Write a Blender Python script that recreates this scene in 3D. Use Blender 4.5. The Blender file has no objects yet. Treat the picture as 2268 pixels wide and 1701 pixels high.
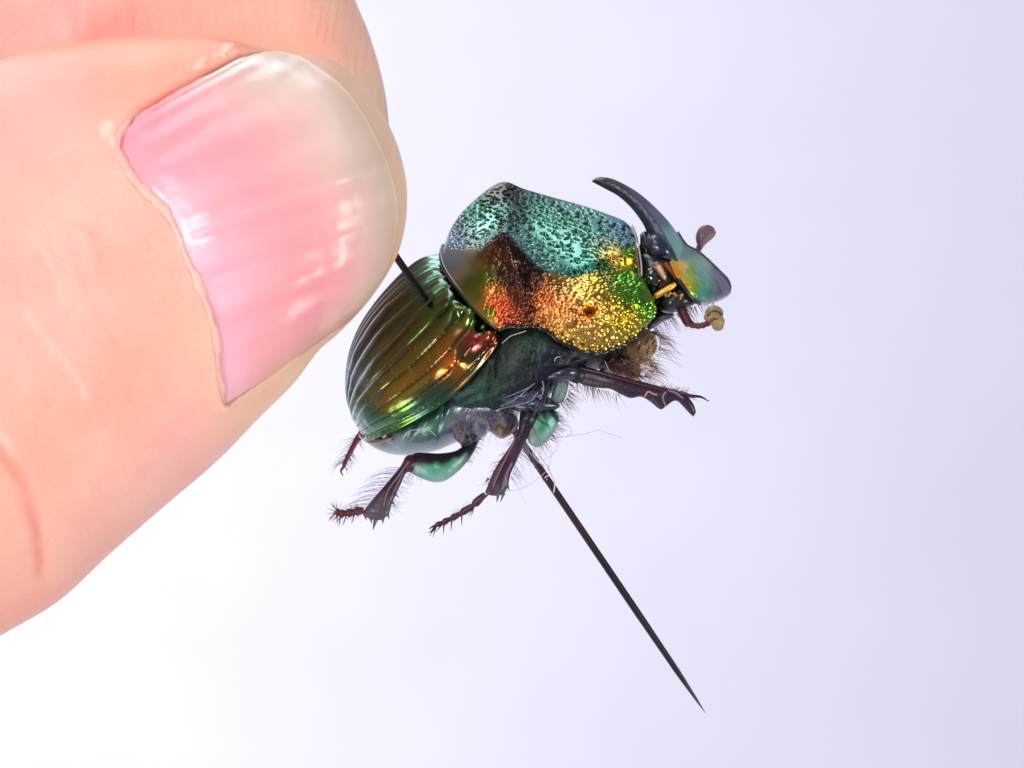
import bpy, math, random
import numpy as np
from mathutils import Vector, kdtree
random.seed(7); rng = np.random.default_rng(7)
scene = bpy.context.scene
COL = scene.collection

# ------------------------------------------------------------------ camera
# 1 unit = 1 cm.  Camera looks along +Y at the beetle; t = cm in front of the plane y = 0
D = 14.0; PXCM = 500.0; CX, CY = 1134.0, 850.5
scene.unit_settings.scale_length = 0.01
cam_d = bpy.data.cameras.new('camera'); cam = bpy.data.objects.new('camera', cam_d); COL.objects.link(cam)
cam.location = (0, -D, 0); cam.rotation_euler = (math.radians(90), 0, 0)
cam_d.sensor_width = 36; cam_d.lens = 36*D/(2268/PXCM)
cam_d.clip_start = 0.5; cam_d.clip_end = 400
cam_d.dof.use_dof = True; cam_d.dof.focus_distance = D-0.35; cam_d.dof.aperture_fstop = .95
scene.camera = cam
# ------------------------------------------------------------------ world, lamps, exposure
w = bpy.data.worlds.new('World'); scene.world = w; w.use_nodes = True
bg = w.node_tree.nodes['Background']; bg.inputs[0].default_value = (.80, .82, 1, 1); bg.inputs[1].default_value = 0.30
scene.view_settings.view_transform = 'Standard'; scene.view_settings.look = 'None'
scene.view_settings.exposure = 0; scene.view_settings.gamma = 1
def area(name, loc, target, size, power, colr=(1, 1, 1), sy=None):
    l = bpy.data.lights.new(name, 'AREA'); l.energy = power; l.color = colr
    l.shape = 'RECTANGLE' if sy else 'SQUARE'; l.size = size
    if sy: l.size_y = sy
    o = bpy.data.objects.new(name, l); COL.objects.link(o); o.location = loc
    o.rotation_euler = (Vector(target)-Vector(loc)).to_track_quat('-Z', 'Y').to_euler()
    return o
area('key_lamp', (-5.0, -13.7, 2.1), (0.1, 0, 0.1), 1.7, 450, (1, .96, .91))
area('right_lamp', (13, -6.5, -5), (0.1, 0, 0.1), 7, 1600, (1, .95, .88))
area('side_lamp', (-13, -12, 3), (-1, 0, 0), 6, 1090, (1, .97, .97))
area('front_lamp', (-4.6, -13.5, .2), (-1.2, -1.5, .3), 3.0, 280, (.95, .92, 1), 7)
area('upper_fill', (-5, -7, 12), (0, 0, 0), 7, 480, (.95, .97, 1))  # added fill, for pale highlights on the hind slope and wing cases
area('top_lamp', (-4, 5, 14), (0, 0, 0), 11, 1350, (.93, .96, 1))
area('backdrop_lamp', (-13, 3, 0), (-2.5, 20, .5), 8, 2680, (1, .985, .965))
area('low_fill', (-11, -5, -11), (-2, -1, -1), 8, 900, (1, .97, .97))  # added fill for the hand's lower edge, stands in for backdrop bounce

# ------------------------------------------------------------------ helpers
def P(px, py, t=0.0):
    s = (D-t)/D
    return np.array([(px-CX)/PXCM*s, -t, -(py-CY)/PXCM*s])
def toP(a):
    a = np.asarray(a, float); t = a[..., 2]; s = (D-t)/D
    return np.stack([(a[..., 0]-CX)/PXCM*s, -t, -(a[..., 1]-CY)/PXCM*s], -1)
def toPx(A):
    t = -A[..., 1]; s = (D-t)/D
    return np.stack([A[..., 0]/s*PXCM+CX, -A[..., 2]/s*PXCM+CY, t], -1)
def cr(a, n, u=None):
    a = np.asarray(a, float); m = len(a)
    if u is None: u = np.linspace(0, m-1, n)
    i = np.clip(np.floor(u).astype(int), 0, m-2); f = u-i
    ext = np.concatenate([(2*a[0]-a[1])[None], a, (2*a[-1]-a[-2])[None]])
    p0, p1, p2, p3 = ext[i], ext[i+1], ext[i+2], ext[i+3]
    f = f.reshape((-1,)+(1,)*(a.ndim-1))
    return 0.5*(2*p1+(p2-p0)*f+(2*p0-5*p1+4*p2-p3)*f**2+(3*p1-p0-3*p2+p3)*f**3)
def grid(ctrl, nu, nv):
    A = cr(ctrl, nu); A = np.swapaxes(cr(np.swapaxes(A, 0, 1), nv), 0, 1)
    return A
def normals(A):
    du = np.gradient(A, axis=0); dv = np.gradient(A, axis=1)
    n = np.cross(du, dv); n /= np.linalg.norm(n, axis=-1, keepdims=True)+1e-12
    return n
def facing(A):
    n = normals(A)
    if n[..., 1].mean() > 0: n = -n      # towards the viewer side
    return n
def sm(a, b, x):
    x = np.clip((x-a)/(b-a), 0, 1); return x*x*(3-2*x)
def hsh(ix, iy, iz, k):
    v = np.sin(ix*127.1+iy*311.7+iz*74.7+k*53.3)*43758.5453
    return v-np.floor(v)
def worley(p):
    c = np.floor(p); f1 = np.full(p.shape[:-1], 9.0); f2 = f1.copy()
    for dx in (-1, 0, 1):
        for dy in (-1, 0, 1):
            for dz in (-1, 0, 1):
                q = c+np.array([dx, dy, dz])
                s = q+np.stack([hsh(q[..., 0], q[..., 1], q[..., 2], k) for k in (1, 2, 3)], -1)
                d = np.linalg.norm(s-p, axis=-1)
                f2 = np.where(d < f1, f1, np.minimum(f2, d)); f1 = np.minimum(f1, d)
    return f1, f2
def vnoise(p):
    c = np.floor(p); f = p-c; f = f*f*(3-2*f); r = 0
    for dx in (0, 1):
        for dy in (0, 1):
            for dz in (0, 1):
                wgt = (f[..., 0] if dx else 1-f[..., 0])*(f[..., 1] if dy else 1-f[..., 1])*(f[..., 2] if dz else 1-f[..., 2])
                r = r+wgt*hsh(c[..., 0]+dx, c[..., 1]+dy, c[..., 2]+dz, 5)
    return r
def lin(r, g, b):
    return tuple(((c/255)/12.92 if c/255 <= .04045 else ((c/255+.055)/1.055)**2.4) for c in (r, g, b))
def seedcol(pxy, seeds, pw=2.0, eps=120.):
    num = 0; den = 0
    for s in seeds:
        x, y, c = s[:3]; k = s[3] if len(s) > 3 else 1.0
        d2 = (pxy[..., 0]-x)**2+(pxy[..., 1]-y)**2
        wt = k/(d2+eps)**pw
        num = num+wt[..., None]*np.array(c); den = den+wt[..., None]
    return num/den
def link(o, parent=None):
    COL.objects.link(o)
    if parent is not None: o.parent = parent
    return o
def build(name, V, F, mat, parent=None, col=None, pit=None, smooth=True):
    me = bpy.data.meshes.new(name)
    V = np.asarray(V, float).reshape(-1, 3)
    me.from_pydata(V.tolist(), [], F)
    me.materials.append(mat)
    if smooth: me.polygons.foreach_set('use_smooth', [True]*len(me.polygons))
    if col is not None:
        at = me.color_attributes.new('Col', 'FLOAT_COLOR', 'POINT')
        c = np.ones((len(V), 4)); c[:, :3] = np.asarray(col).reshape(-1, 3)
        at.data.foreach_set('color', c.ravel())
    if pit is not None:
        at = me.attributes.new('Pit', 'FLOAT', 'POINT'); at.data.foreach_set('value', np.asarray(pit, float).ravel())
    me.update()
    return link(bpy.data.objects.new(name, me), parent)
def gfaces(nu, nv, closed=False, off=0, cap0=False, cap1=False):
    F = []
    m = nv if closed else nv-1
    for i in range(nu-1):
        for j in range(m):
            a = off+i*nv+j; b = off+i*nv+(j+1) % nv
            F.append((a, b, b+nv, a+nv))
    if cap0: F.append(tuple(off+j for j in range(nv)))
    if cap1: F.append(tuple(off+(nu-1)*nv+j for j in reversed(range(nv))))
    return F
def backcols(A, depth, nf=10):
    """far half of the ring, from the last column back to the first"""
    f = np.linspace(0, 1, nf+2)[1:-1]
    e1, e0 = A[:, -1], A[:, 0]
    B = e1[:, None]*(1-f[None, :, None])+e0[:, None]*f[None, :, None]
    B[..., 1] += np.asarray(depth).reshape(-1, 1)*np.sin(np.pi*f)[None]**0.7
    return B
class MB:
    def __init__(s): s.V = []; s.F = []; s.C = []; s.n = 0
    def add(s, V, F, c=None):
        V = np.asarray(V, float).reshape(-1, 3)
        s.V.append(V); s.F += [tuple(i+s.n for i in f) for f in F]; s.n += len(V)
        cc = np.ones((len(V), 3)) if c is None else np.broadcast_to(np.asarray(c, float), (len(V), 3))
        s.C.append(cc)
    def tube(s, pts, rad, k=8, c=None, cap=True, flat=1.0):
        pts = np.asarray(pts, float); n = len(pts); rad = np.broadcast_to(np.asarray(rad, float), (n,))
        T = np.gradient(pts, axis=0); T /= np.linalg.norm(T, axis=1, keepdims=True)+1e-12
        ref = np.array([0, 1., 0]) if abs(T[:, 1]).mean() < .9 else np.array([1., 0, 0])
        a = np.cross(T, ref); a /= np.linalg.norm(a, axis=1, keepdims=True)+1e-12
        b = np.cross(T, a)
        th = np.arange(k)*2*np.pi/k
        R = pts[:, None]+rad[:, None, None]*(np.cos(th)[None, :, None]*a[:, None]+flat*np.sin(th)[None, :, None]*b[:, None])
        s.add(R, gfaces(n, k, True, 0, cap, cap), c)
    def hair(s, p0, dr, ln, bend, r=.0022, c=None, seg=5):
        dr = np.asarray(dr, float); dr = dr/np.linalg.norm(dr); u = np.linspace(0, 1, seg)[:, None]
        pts = np.asarray(p0)+dr*ln*u+np.asarray(bend)*ln*u**2
        s.tube(pts, r*(1-.85*u[:, 0]), 3, c, False)
    def shell(s, top, bot, c, R, nu=30, k=20, ex=1.0, col=None, rnd=.05, grooves=None):
        """closed body between a top and a bottom outline (px); c, R: centre depth and half thickness"""
        top = cr(top, nu); bot = cr(bot, nu)
        c = cr(np.atleast_1d(c).astype(float).reshape(-1, 1), nu)[:, 0] if np.size(c) > 1 else np.full(nu, float(np.ravel(c)[0]))
        R = cr(np.atleast_1d(R).astype(float).reshape(-1, 1), nu)[:, 0] if np.size(R) > 1 else np.full(nu, float(np.ravel(R)[0]))
        th = np.arange(k)*2*np.pi/k
        f = (1-np.cos(th))/2; sn = np.sign(np.sin(th))*np.abs(np.sin(th))**ex
        q = np.zeros((nu, k, 3))
        e_ = np.minimum(np.linspace(0, 1, nu), 1-np.linspace(0, 1, nu))/rnd
        rs = np.sqrt(np.clip(1-(1-np.clip(e_, 0, 1))**2, .04, 1)); mid_ = (top+bot)/2
        top = mid_+(top-mid_)*rs[:, None]; bot = mid_+(bot-mid_)*rs[:, None]; R = R*rs
        q[..., :2] = top[:, None]*(1-f[None, :, None])+bot[:, None]*f[None, :, None]
        q[..., 2] = c[:, None]+R[:, None]*sn[None]
        if grooves is not None: q[..., 2] += grooves(np.linspace(0, 1, nu)[:, None], f[None])*np.sign(sn)[None]
        A = toP(q)
        s.add(A, gfaces(nu, k, True, 0, True, True), col)
        return A
    def ball(s, ctr, rx, ry=None, rz=None, n=10, c=None):
        ry = ry or rx; rz = rz or rx
        th = np.linspace(0.02, np.pi-.02, n); ph = np.arange(2*n)*np.pi/n
        A = np.stack([rx*np.sin(th)[:, None]*np.cos(ph)[None], ry*np.sin(th)[:, None]*np.sin(ph)[None], rz*np.cos(th)[:, None]*np.ones(2*n)[None]], -1)+np.asarray(ctr)
        s.add(A, gfaces(n, 2*n, True, 0, True, True), c)
    def done(s, name, mat, parent=None, smooth=True):
        return build(name, np.concatenate(s.V), s.F, mat, parent, np.concatenate(s.C), smooth=smooth)
def tag(o, label=None, cat=None, kind=None, group=None):
    if label: o['label'] = label
    if cat: o['category'] = cat
    if kind: o['kind'] = kind
    if group: o['group'] = group
    return o

# ------------------------------------------------------------------ materials
def mat(name):
    m = bpy.data.materials.new(name); m.use_nodes = True
    nt = m.node_tree; b = nt.nodes['Principled BSDF']
    return m, nt, b
def N(nt, typ, **kw):
    n = nt.nodes.new(typ)
    for k, v in kw.items():
        if k.startswith('i_'): n.inputs[k[2:].replace('_', ' ')].default_value = v
        else: setattr(n, k, v)
    return n
def bump(nt, b, scale, strength, dist=.01, kind='noise', detail=4, prev=None):
    tc = N(nt, 'ShaderNodeTexCoord')
    if kind == 'noise': t = N(nt, 'ShaderNodeTexNoise'); t.inputs['Detail'].default_value = detail
    else: t = N(nt, 'ShaderNodeTexVoronoi')
    t.inputs['Scale'].default_value = scale; nt.links.new(tc.outputs['Object'], t.inputs['Vector'])
    bp = N(nt, 'ShaderNodeBump'); bp.inputs['Strength'].default_value = strength; bp.inputs['Distance'].default_value = dist
    nt.links.new(t.outputs[0], bp.inputs['Height'])
    if prev is not None: nt.links.new(prev.outputs[0], bp.inputs['Normal'])
    nt.links.new(bp.outputs[0], b.inputs['Normal']); return bp
def attr_col(nt):
    a = N(nt, 'ShaderNodeAttribute'); a.attribute_name = 'Col'; return a
def iridescent(name, rough=.3, hue=.22, sat_loss=.35, bumps=((60, .15, .01),), metallic=1.0, coat=0.0, pitdark=0.0, sat_from=.6):
    """metallic cuticle whose hue runs towards green and blue as it turns away (structural colour)"""
    m, nt, b = mat(name)
    a = attr_col(nt); lw = N(nt, 'ShaderNodeLayerWeight'); lw.inputs['Blend'].default_value = .5
    mr = N(nt, 'ShaderNodeMapRange'); mr.inputs['From Min'].default_value = .25; mr.inputs['From Max'].default_value = .95
    mr.inputs['To Min'].default_value = .5; mr.inputs['To Max'].default_value = .5+hue
    nt.links.new(lw.outputs['Facing'], mr.inputs['Value'])
    ms = N(nt, 'ShaderNodeMapRange'); ms.inputs['From Min'].default_value = sat_from; ms.inputs['From Max'].default_value = 1.0
    ms.inputs['To Min'].default_value = 1; ms.inputs['To Max'].default_value = 1-sat_loss
    nt.links.new(lw.outputs['Facing'], ms.inputs['Value'])
    hs = N(nt, 'ShaderNodeHueSaturation'); nt.links.new(mr.outputs[0], hs.inputs['Hue']); nt.links.new(ms.outputs[0], hs.inputs['Saturation'])
    nt.links.new(a.outputs['Color'], hs.inputs['Color'])
    out = hs.outputs[0]
    if pitdark:
        p = N(nt, 'ShaderNodeAttribute'); p.attribute_name = 'Pit'
        mx = N(nt, 'ShaderNodeMix', data_type='RGBA'); mx.blend_type = 'MIX'
        mul = N(nt, 'ShaderNodeMath', operation='MULTIPLY'); mul.inputs[1].default_value = pitdark
        nt.links.new(p.outputs['Fac'], mul.inputs[0]); nt.links.new(mul.outputs[0], mx.inputs['Factor'])
        nt.links.new(out, mx.inputs['A']); mx.inputs['B'].default_value = (.012, .012, .014, 1); out = mx.outputs['Result']
    nt.links.new(out, b.inputs['Base Color'])
    b.inputs['Metallic'].default_value = metallic; b.inputs['Roughness'].default_value = rough
    b.inputs['Coat Weight'].default_value = coat; b.inputs['Coat Roughness'].default_value = .1
    pv = None
    for sc, st, di in bumps: pv = bump(nt, b, sc, st, di, prev=pv)
    return m
def plain(name, colr=None, rough=.35, spec=.5, bumps=(), sss=0, metallic=0, coat=0, alpha=1.0, trans=0):
    m, nt, b = mat(name)
    if colr is None: nt.links.new(attr_col(nt).outputs['Color'], b.inputs['Base Color'])
    else: b.inputs['Base Color'].default_value = (*colr, 1)
    b.inputs['Roughness'].default_value = rough; b.inputs['Specular IOR Level'].default_value = spec
    b.inputs['Metallic'].default_value = metallic; b.inputs['Coat Weight'].default_value = coat
    b.inputs['Coat Roughness'].default_value = .1; b.inputs['Transmission Weight'].default_value = trans
    pv = None
    for sc, st, di in bumps: pv = bump(nt, b, sc, st, di, prev=pv)
    return m
M_pron = iridescent('pronotum_cuticle', .25, .07, .45, ((160, .08, .003),), coat=.35)
_nt = M_pron.node_tree; _a = N(_nt, 'ShaderNodeAttribute'); _a.attribute_name = 'Pit'
_m = N(_nt, 'ShaderNodeMapRange'); _m.inputs['To Min'].default_value = .34; _m.inputs['To Max'].default_value = .27
_nt.links.new(_a.outputs['Fac'], _m.inputs['Value']); _nt.links.new(_m.outputs[0], _nt.nodes['Principled BSDF'].inputs['Roughness'])
M_ely = iridescent('elytra_cuticle', .19, .16, .8, ((90, .10, .003), (300, .08, .002)), coat=.6, sat_from=.3)
M_teal = iridescent('teal_cuticle', .42, .05, .5, ((50, .5, .008), (170, .35, .003)), metallic=.35)
M_thorax = iridescent('thorax_cuticle', .38, .06, .4, ((18, .5, .03), (55, .5, .012), (150, .3, .004)), metallic=.55)
M_abd = iridescent('abdomen_cuticle', .28, .05, .5, ((40, .25, .01),), metallic=.55)
M_head = iridescent('head_cuticle', .36, .05, .3, ((120, .3, .004),), metallic=.7)
M_horn = plain('horn_chitin', None, .36, .5, ((50, .15, .005), (160, .08, .002)), coat=.1)
M_dark = plain('dark_chitin', None, .25, .6, ((60, .2, .005),), coat=.4)
M_leg = plain('leg_chitin', None, .36, .4, ((55, .5, .008), (140, .3, .004)), coat=.12)
M_hair = plain('bristle_hair', None, .5, .4)
M_eye = plain('eye_glass', (.012, .012, .014), .06, .8, coat=1)
M_pin = plain('pin_lacquer', None, .5, .3, ((40, .1, .003),))
M_fib = plain('lint', (.72, .70, .82), .7, .2)

# ------------------------------------------------------------------ backdrop
def paper():
    m, nt, b = mat('white_paper'); b.inputs['Base Color'].default_value = (.80, .80, .915, 1); b.inputs['Roughness'].default_value = .9
    b.inputs['Specular IOR Level'].default_value = .1
    bump(nt, b, 3, .05, .05)
    tc = N(nt, 'ShaderNodeTexCoord'); nz = N(nt, 'ShaderNodeTexNoise'); nz.inputs['Scale'].default_value = .45; nz.inputs['Detail'].default_value = 5
    nt.links.new(tc.outputs['Object'], nz.inputs['Vector'])
    rp = N(nt, 'ShaderNodeValToRGB'); rp.color_ramp.elements[0].position = .3; rp.color_ramp.elements[1].position = .7
    rp.color_ramp.elements[0].color = (.775, .775, .90, 1); rp.color_ramp.elements[1].color = (.82, .82, .925, 1)
    nt.links.new(nz.outputs[0], rp.inputs[0]); nt.links.new(rp.outputs[0], b.inputs['Base Color'])
    return m
yy = []
for a in np.linspace(0, 1, 12): yy.append((-2+14*a, -22))
for a in np.linspace(0, np.pi/2, 14)[1:]: yy.append((12+8*math.sin(a), -14-8*math.cos(a)))
for a in np.linspace(0, 1, 10)[1:]: yy.append((20, -14+40*a))
xs = np.linspace(-36, 36, 25)
A = np.array([[(x, y, z) for x in xs] for (y, z) in yy])
bd = build('backdrop', A, gfaces(len(yy), len(xs)), paper()); tag(bd, kind='structure')

# ------------------------------------------------------------------ beetle
beetle = bpy.data.objects.new('horned_beetle', None); COL.objects.link(beetle); beetle.empty_display_size = .3
tag(beetle, 'metallic green and copper horned beetle impaled on the dark pin', 'beetle')

# ---- pronotum
PR = [
 [(982,545,.08),(977,565,.18),(982,588,.28),(997,615,.38),(1020,645,.47),(1048,680,.54),(1076,707,.58),(1105,729,.60)],
 [(1000,504,.02),(1000,532,.16),(1008,562,.30),(1022,592,.42),(1046,634,.52),(1072,666,.59),(1098,693,.62),(1124,723,.61)],
 [(1030,463,-.05),(1030,505,.14),(1040,540,.33),(1052,566,.47),(1066,612,.56),(1090,650,.625),(1115,684,.65),(1140,722,.62)],
 [(1085,416,-.12),(1085,468,.10),(1092,512,.29),(1088,531,.54),(1088,592,.60),(1106,640,.645),(1127,684,.665),(1147,723,.625)],
 [(1120,403,-.13),(1120,464,.10),(1125,508,.29),(1115,512,.61),(1112,585,.62),(1124,637,.66),(1140,685,.68),(1156,723,.63)],
 [(1160,418,-.12),(1163,474,.11),(1166,528,.31),(1148,542,.60),(1150,610,.66),(1162,653,.70),(1167,691,.70),(1172,721,.64)],
 [(1225,437,-.10),(1222,490,.14),(1220,560,.38),(1202,595,.62),(1203,632,.68),(1208,668,.71),(1206,700,.70),(1201,727,.64)],
 [(1290,455,-.05),(1285,505,.18),(1274,575,.43),(1262,613,.55),(1256,650,.71),(1250,690,.76),(1250,730,.73),(1257,764,.62)],
 [(1345,474,.0),(1340,515,.2),(1330,566,.42),(1328,600,.49),(1325,640,.68),(1322,690,.75),(1318,735,.71),(1320,780,.58)],
 [(1383,490,.05),(1380,523,.2),(1378,560,.39),(1380,600,.41),(1388,640,.58),(1385,685,.66),(1377,728,.63),(1370,766,.52)],
 [(1402,511,.09),(1404,536,.2),(1407,562,.34),(1410,594,.36),(1429,637,.48),(1438,675,.55),(1426,712,.52),(1407,745,.46)],
 [(1409,530,.07),(1410,548,.15),(1412,566,.26),(1415,600,.28),(1440,648,.36),(1455,680,.42),(1448,706,.40),(1429,726,.38)],
]
NU, NV = 520, 460
A = toP(grid(PR, NU, NV)); q = toPx(A); x, y = q[..., 0], q[..., 1]
uu = np.linspace(0, 1, NU)[:, None]*np.ones(NV)[None]; vv = np.ones(NU)[:, None]*np.linspace(0, 1, NV)[None]
n = facing(A)
# dent (the lateral pit) and a front hollow
dent = np.exp(-(((x-1311)/14)**2+((y-687)/16)**2)**1.5)
A = A-n*(.07*dent)[..., None]
A = A-n*(.012*np.exp(-((x-1180)/22)**2-((y-640)/60)**2))[..., None]
pp = A*1.0
gold = sm(.36, .50, vv+.03*np.sin(uu*9))
a_ = .05+.12*sm(.22, .36, vv)-.17*sm(.52, .82, vv); smooth_back = sm(0, 1, (uu-a_)/.11)                 # the hind slope is polished
# granules on the sides, a stretched pitted net on the disc
side = sm(.405, .445, vv)
f1, f2 = worley(pp*np.array([46, 46, 50])+.6*np.stack([vnoise(pp*30), vnoise(pp*30+7), vnoise(pp*30+13)], -1))
ca, sa = math.cos(.25), math.sin(.25)
ps = np.stack([pp[..., 0]*ca-pp[..., 2]*sa, pp[..., 1], pp[..., 2]*ca+pp[..., 0]*sa], -1)
wob = np.stack([vnoise(pp*26), vnoise(pp*26+11), vnoise(pp*26+5)], -1)-.5
g1, g2 = worley(ps*np.array([38, 32, 72])+wob*1.0)
pitm = 1-sm(.34, .54, g1)                                  # separate oblong pits
pitm = pitm*sm(.0, .35, vnoise(pp*12+3)+.3)
gran = np.exp(-(f1/.54)**4)
flank = np.exp(-(((x-1135)/52)**2+((y-572)/48)**2))
rug = smooth_back*sm(0, .09, vv)**.5*(side*(.0085*(gran-.7)+.007*(vnoise(pp*26)-.5))*(1-.75*flank)+(1-side)*(-.0125*pitm+.0008*(vnoise(pp*70)-.5)))
A = A+n*rug[..., None]
TE = lin(100, 168, 138); GO = lin(255, 205, 96); OR = lin(252, 165, 90); GR = lin(120, 190, 30); RD = lin(250, 105, 55)
BR = lin(56, 34, 28); OL = lin(92, 138, 40); TG = lin(70, 150, 125); YG = lin(225, 190, 40)
LG = lin(150, 205, 225)  # blue-white highlight of the hind slope, painted into its tint
disc_seeds = [(1120,450,TE),(1080,470,TE),(1200,480,TE),(1260,520,TE),(1320,500,TE),(1370,500,lin(105,165,175)),(1240,575,TE),(1180,540,TE),(1390,530,lin(100,150,160)),
 (1122,404,lin(46,34,28),3),(1128,420,lin(34,27,26),4),(1142,428,lin(34,30,28),3),(1104,420,lin(66,48,32),3),(1114,412,lin(46,34,28),3),(1116,434,lin(34,32,28),3),(1134,440,lin(36,44,38),2),(1165,432,lin(80,140,115)),(1085,440,lin(70,110,85)),(1010,535,LG),(985,575,LG),(1000,590,LG),(1035,515,lin(135,175,160)),(1060,480,TE),
 (1085,540,TE),(1050,560,lin(150,170,150)),(1390,575,YG),(1365,575,GO),(1395,560,GR),(1300,585,TG),(1340,592,lin(70,120,60)),(1270,600,TG)]
side_seeds = [(1038,572,lin(130,168,130)),(1050,590,lin(110,150,70)),(1030,590,lin(150,180,150)),(1065,615,OL),(1070,570,lin(90,90,50)),(1000,610,lin(150,160,110)),(1020,600,lin(150,155,90)),(1040,620,OL),(1060,655,OL),(1085,690,OL),(1060,585,lin(150,120,50)),
 (1085,560,lin(110,66,44)),(1115,528,lin(44,32,34)),(1130,545,lin(44,30,32)),(1150,565,lin(48,32,34)),(1175,590,lin(56,36,34)),(1120,555,lin(70,42,34)),(1150,590,BR),(1165,615,BR),(1130,620,BR),(1110,600,BR),(1185,600,BR),(1190,635,lin(96,52,34)),  # near-black browns under the near bump: dark reflection painted into the tint
 (1095,672,RD),(1110,690,RD),(1085,655,OR),(1130,708,lin(190,85,50)),(1165,690,lin(120,54,36)),(1150,665,lin(84,44,32)),(1205,650,lin(205,115,60)),(1215,690,OR),
 (1250,660,OR),(1280,700,OR),(1300,740,GO),(1260,740,GO),(1340,740,GO),(1300,655,GO),(1340,690,GO),(1370,720,YG),
 (1330,628,YG),(1380,630,GR),(1420,660,GR),(1435,690,GR),(1400,710,YG),(1400,650,GR),(1270,630,GO),(1395,605,GR),(1230,625,lin(200,130,50)),(1340,606,lin(110,130,40))]
Cd = seedcol(q, disc_seeds, 2.0, 150.); Cs = seedcol(q, side_seeds, 2.0, 150.)
bl = np.where(uu < .2, sm(.30, .56, vv), side); bl = bl*(1-sm(.11, .20, uu))+side*sm(.11, .20, uu)
Cc = Cd*(1-bl)[..., None]+Cs*bl[..., None]
# every granule has its own tint; recess shade is painted in, darker redder gaps, deep green pits
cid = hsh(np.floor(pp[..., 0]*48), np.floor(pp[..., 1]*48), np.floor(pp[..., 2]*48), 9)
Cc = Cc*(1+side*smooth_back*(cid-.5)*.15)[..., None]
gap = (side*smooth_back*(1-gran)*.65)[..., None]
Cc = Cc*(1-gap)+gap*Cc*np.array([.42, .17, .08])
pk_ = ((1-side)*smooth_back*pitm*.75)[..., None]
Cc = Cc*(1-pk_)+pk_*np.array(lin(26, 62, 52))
B = backcols(A, np.full(NU, .62), 12)
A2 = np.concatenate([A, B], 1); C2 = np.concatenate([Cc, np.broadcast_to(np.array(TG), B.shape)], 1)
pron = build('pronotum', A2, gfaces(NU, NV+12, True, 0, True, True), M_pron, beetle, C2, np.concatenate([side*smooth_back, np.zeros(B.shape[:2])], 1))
mb = MB()
mb.tube(A[:, -1][::4]+np.array([0, .004, -.004]), .009, 8, lin(22, 18, 16))
mb.tube(A[0][::4]+np.array([.0, .01, 0]), .011, 8, lin(16, 16, 18))
mb.done('margin_bead', M_dark, pron)
PRON_EDGE = A[:, -1].copy()

# ---- elytra
EL = [
 [(990,560,.10),(992,594,.22),(1005,618,.33),(1030,648,.42),(1055,680,.48),(1078,708,.52),(1100,730,.54),(1122,748,.53)],
 [(938,567,.08),(952,598,.22),(972,630,.34),(1000,665,.45),(1028,700,.52),(1055,733,.56),(1080,757,.575),(1103,772,.55)],
 [(897,594,.06),(908,626,.22),(930,664,.36),(958,704,.47),(988,742,.55),(1018,776,.59),(1048,800,.585),(1072,812,.54)],
 [(860,631,.04),(868,660,.20),(890,700,.345),(918,743,.465),(948,783,.545),(978,818,.585),(1008,842,.58),(1034,852,.53)],
 [(828,670,.02),(833,697,.17),(852,738,.32),(878,782,.44),(906,822,.52),(934,855,.56),(962,880,.55),(988,891,.50)],
 [(800,712,.0),(804,738,.14),(818,776,.28),(840,818,.40),(864,856,.48),(890,888,.51),(914,911,.50),(938,924,.45)],
 [(780,757,-.02),(783,780,.10),(793,813,.22),(810,850,.33),(830,884,.40),(851,912,.43),(872,934,.42),(892,948,.38)],
 [(769,803,-.03),(772,822,.06),(778,849,.16),(790,878,.25),(804,905,.31),(820,929,.33),(838,949,.32),(858,963,.29)],
 [(766,850,-.05),(768,864,.02),(773,884,.09),(781,904,.15),(791,925,.20),(803,944,.215),(817,960,.21),(834,971,.19)],
 [(769,885,-.06),(771,896,-.01),(775,908,.03),(780,922,.075),(787,937,.10),(795,951,.11),(804,963,.105),(816,972,.09)],
 [(781,922,-.08),(782,926,-.07),(784,931,-.06),(786,937,-.05),(789,944,-.04),(793,951,-.04),(797,958,-.04),(803,966,-.04)],
]
EL = np.array(EL, float)
NUe = 300
near = toP(grid(EL, NUe, 8))            # rows dense, 8 columns
def ely_cols(c, nv, lo, hi):
    return np.swapaxes(cr(np.swapaxes(c, 0, 1), None, np.linspace(lo, hi, nv)), 0, 1)
NVe = 380
A = ely_cols(near, NVe, 1, 7); n = facing(A); q = toPx(A)
u = np.linspace(0, 1, NUe)[:, None]*np.ones(NVe)[None]; v = np.ones(NUe)[:, None]*np.linspace(0, 1, NVe)[None]
vw = v**0.92
nst = 8.0
ph = (vw*nst) % 1.0
conv = np.abs(np.sin(np.pi*ph))                               # convex intervals
line = np.exp(-(np.minimum(ph, 1-ph)/.055)**2)               # fine stria
fade = sm(.0, .10, u)*(1-.75*sm(.86, 1.0, u))
ampl = .014*(1-.90*sm(.36, .60, v))
disp = ampl*(conv**.8-.55)*fade-.0030*line*fade*(1-.3*v)
# punctures in the striae
pk = (np.floor(u*46)); pu = (u*46) % 1
disp -= .0014*np.exp(-(np.minimum(ph, 1-ph)/.08)**2)*np.exp(-((pu-.5)/.22)**2)*fade*sm(.3, .6, v)
# humeral bumps near the base and general waviness
xx, yy_ = q[..., 0], q[..., 1]
for (bx, by, bs, ba) in ((1045,700,22,.03),(1085,745,20,.03),(1010,800,16,.020),(1040,775,26,-.012),(1065,725,14,-.02),(1000,670,14,.012),(1015,700,10,-.012)):
    disp += ba*np.exp(-((xx-bx)**2+(yy_-by)**2)/bs**2)
disp += .008*(vnoise(A*7)-.5)+.0030*(vnoise(A*24)-.5)
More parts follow.
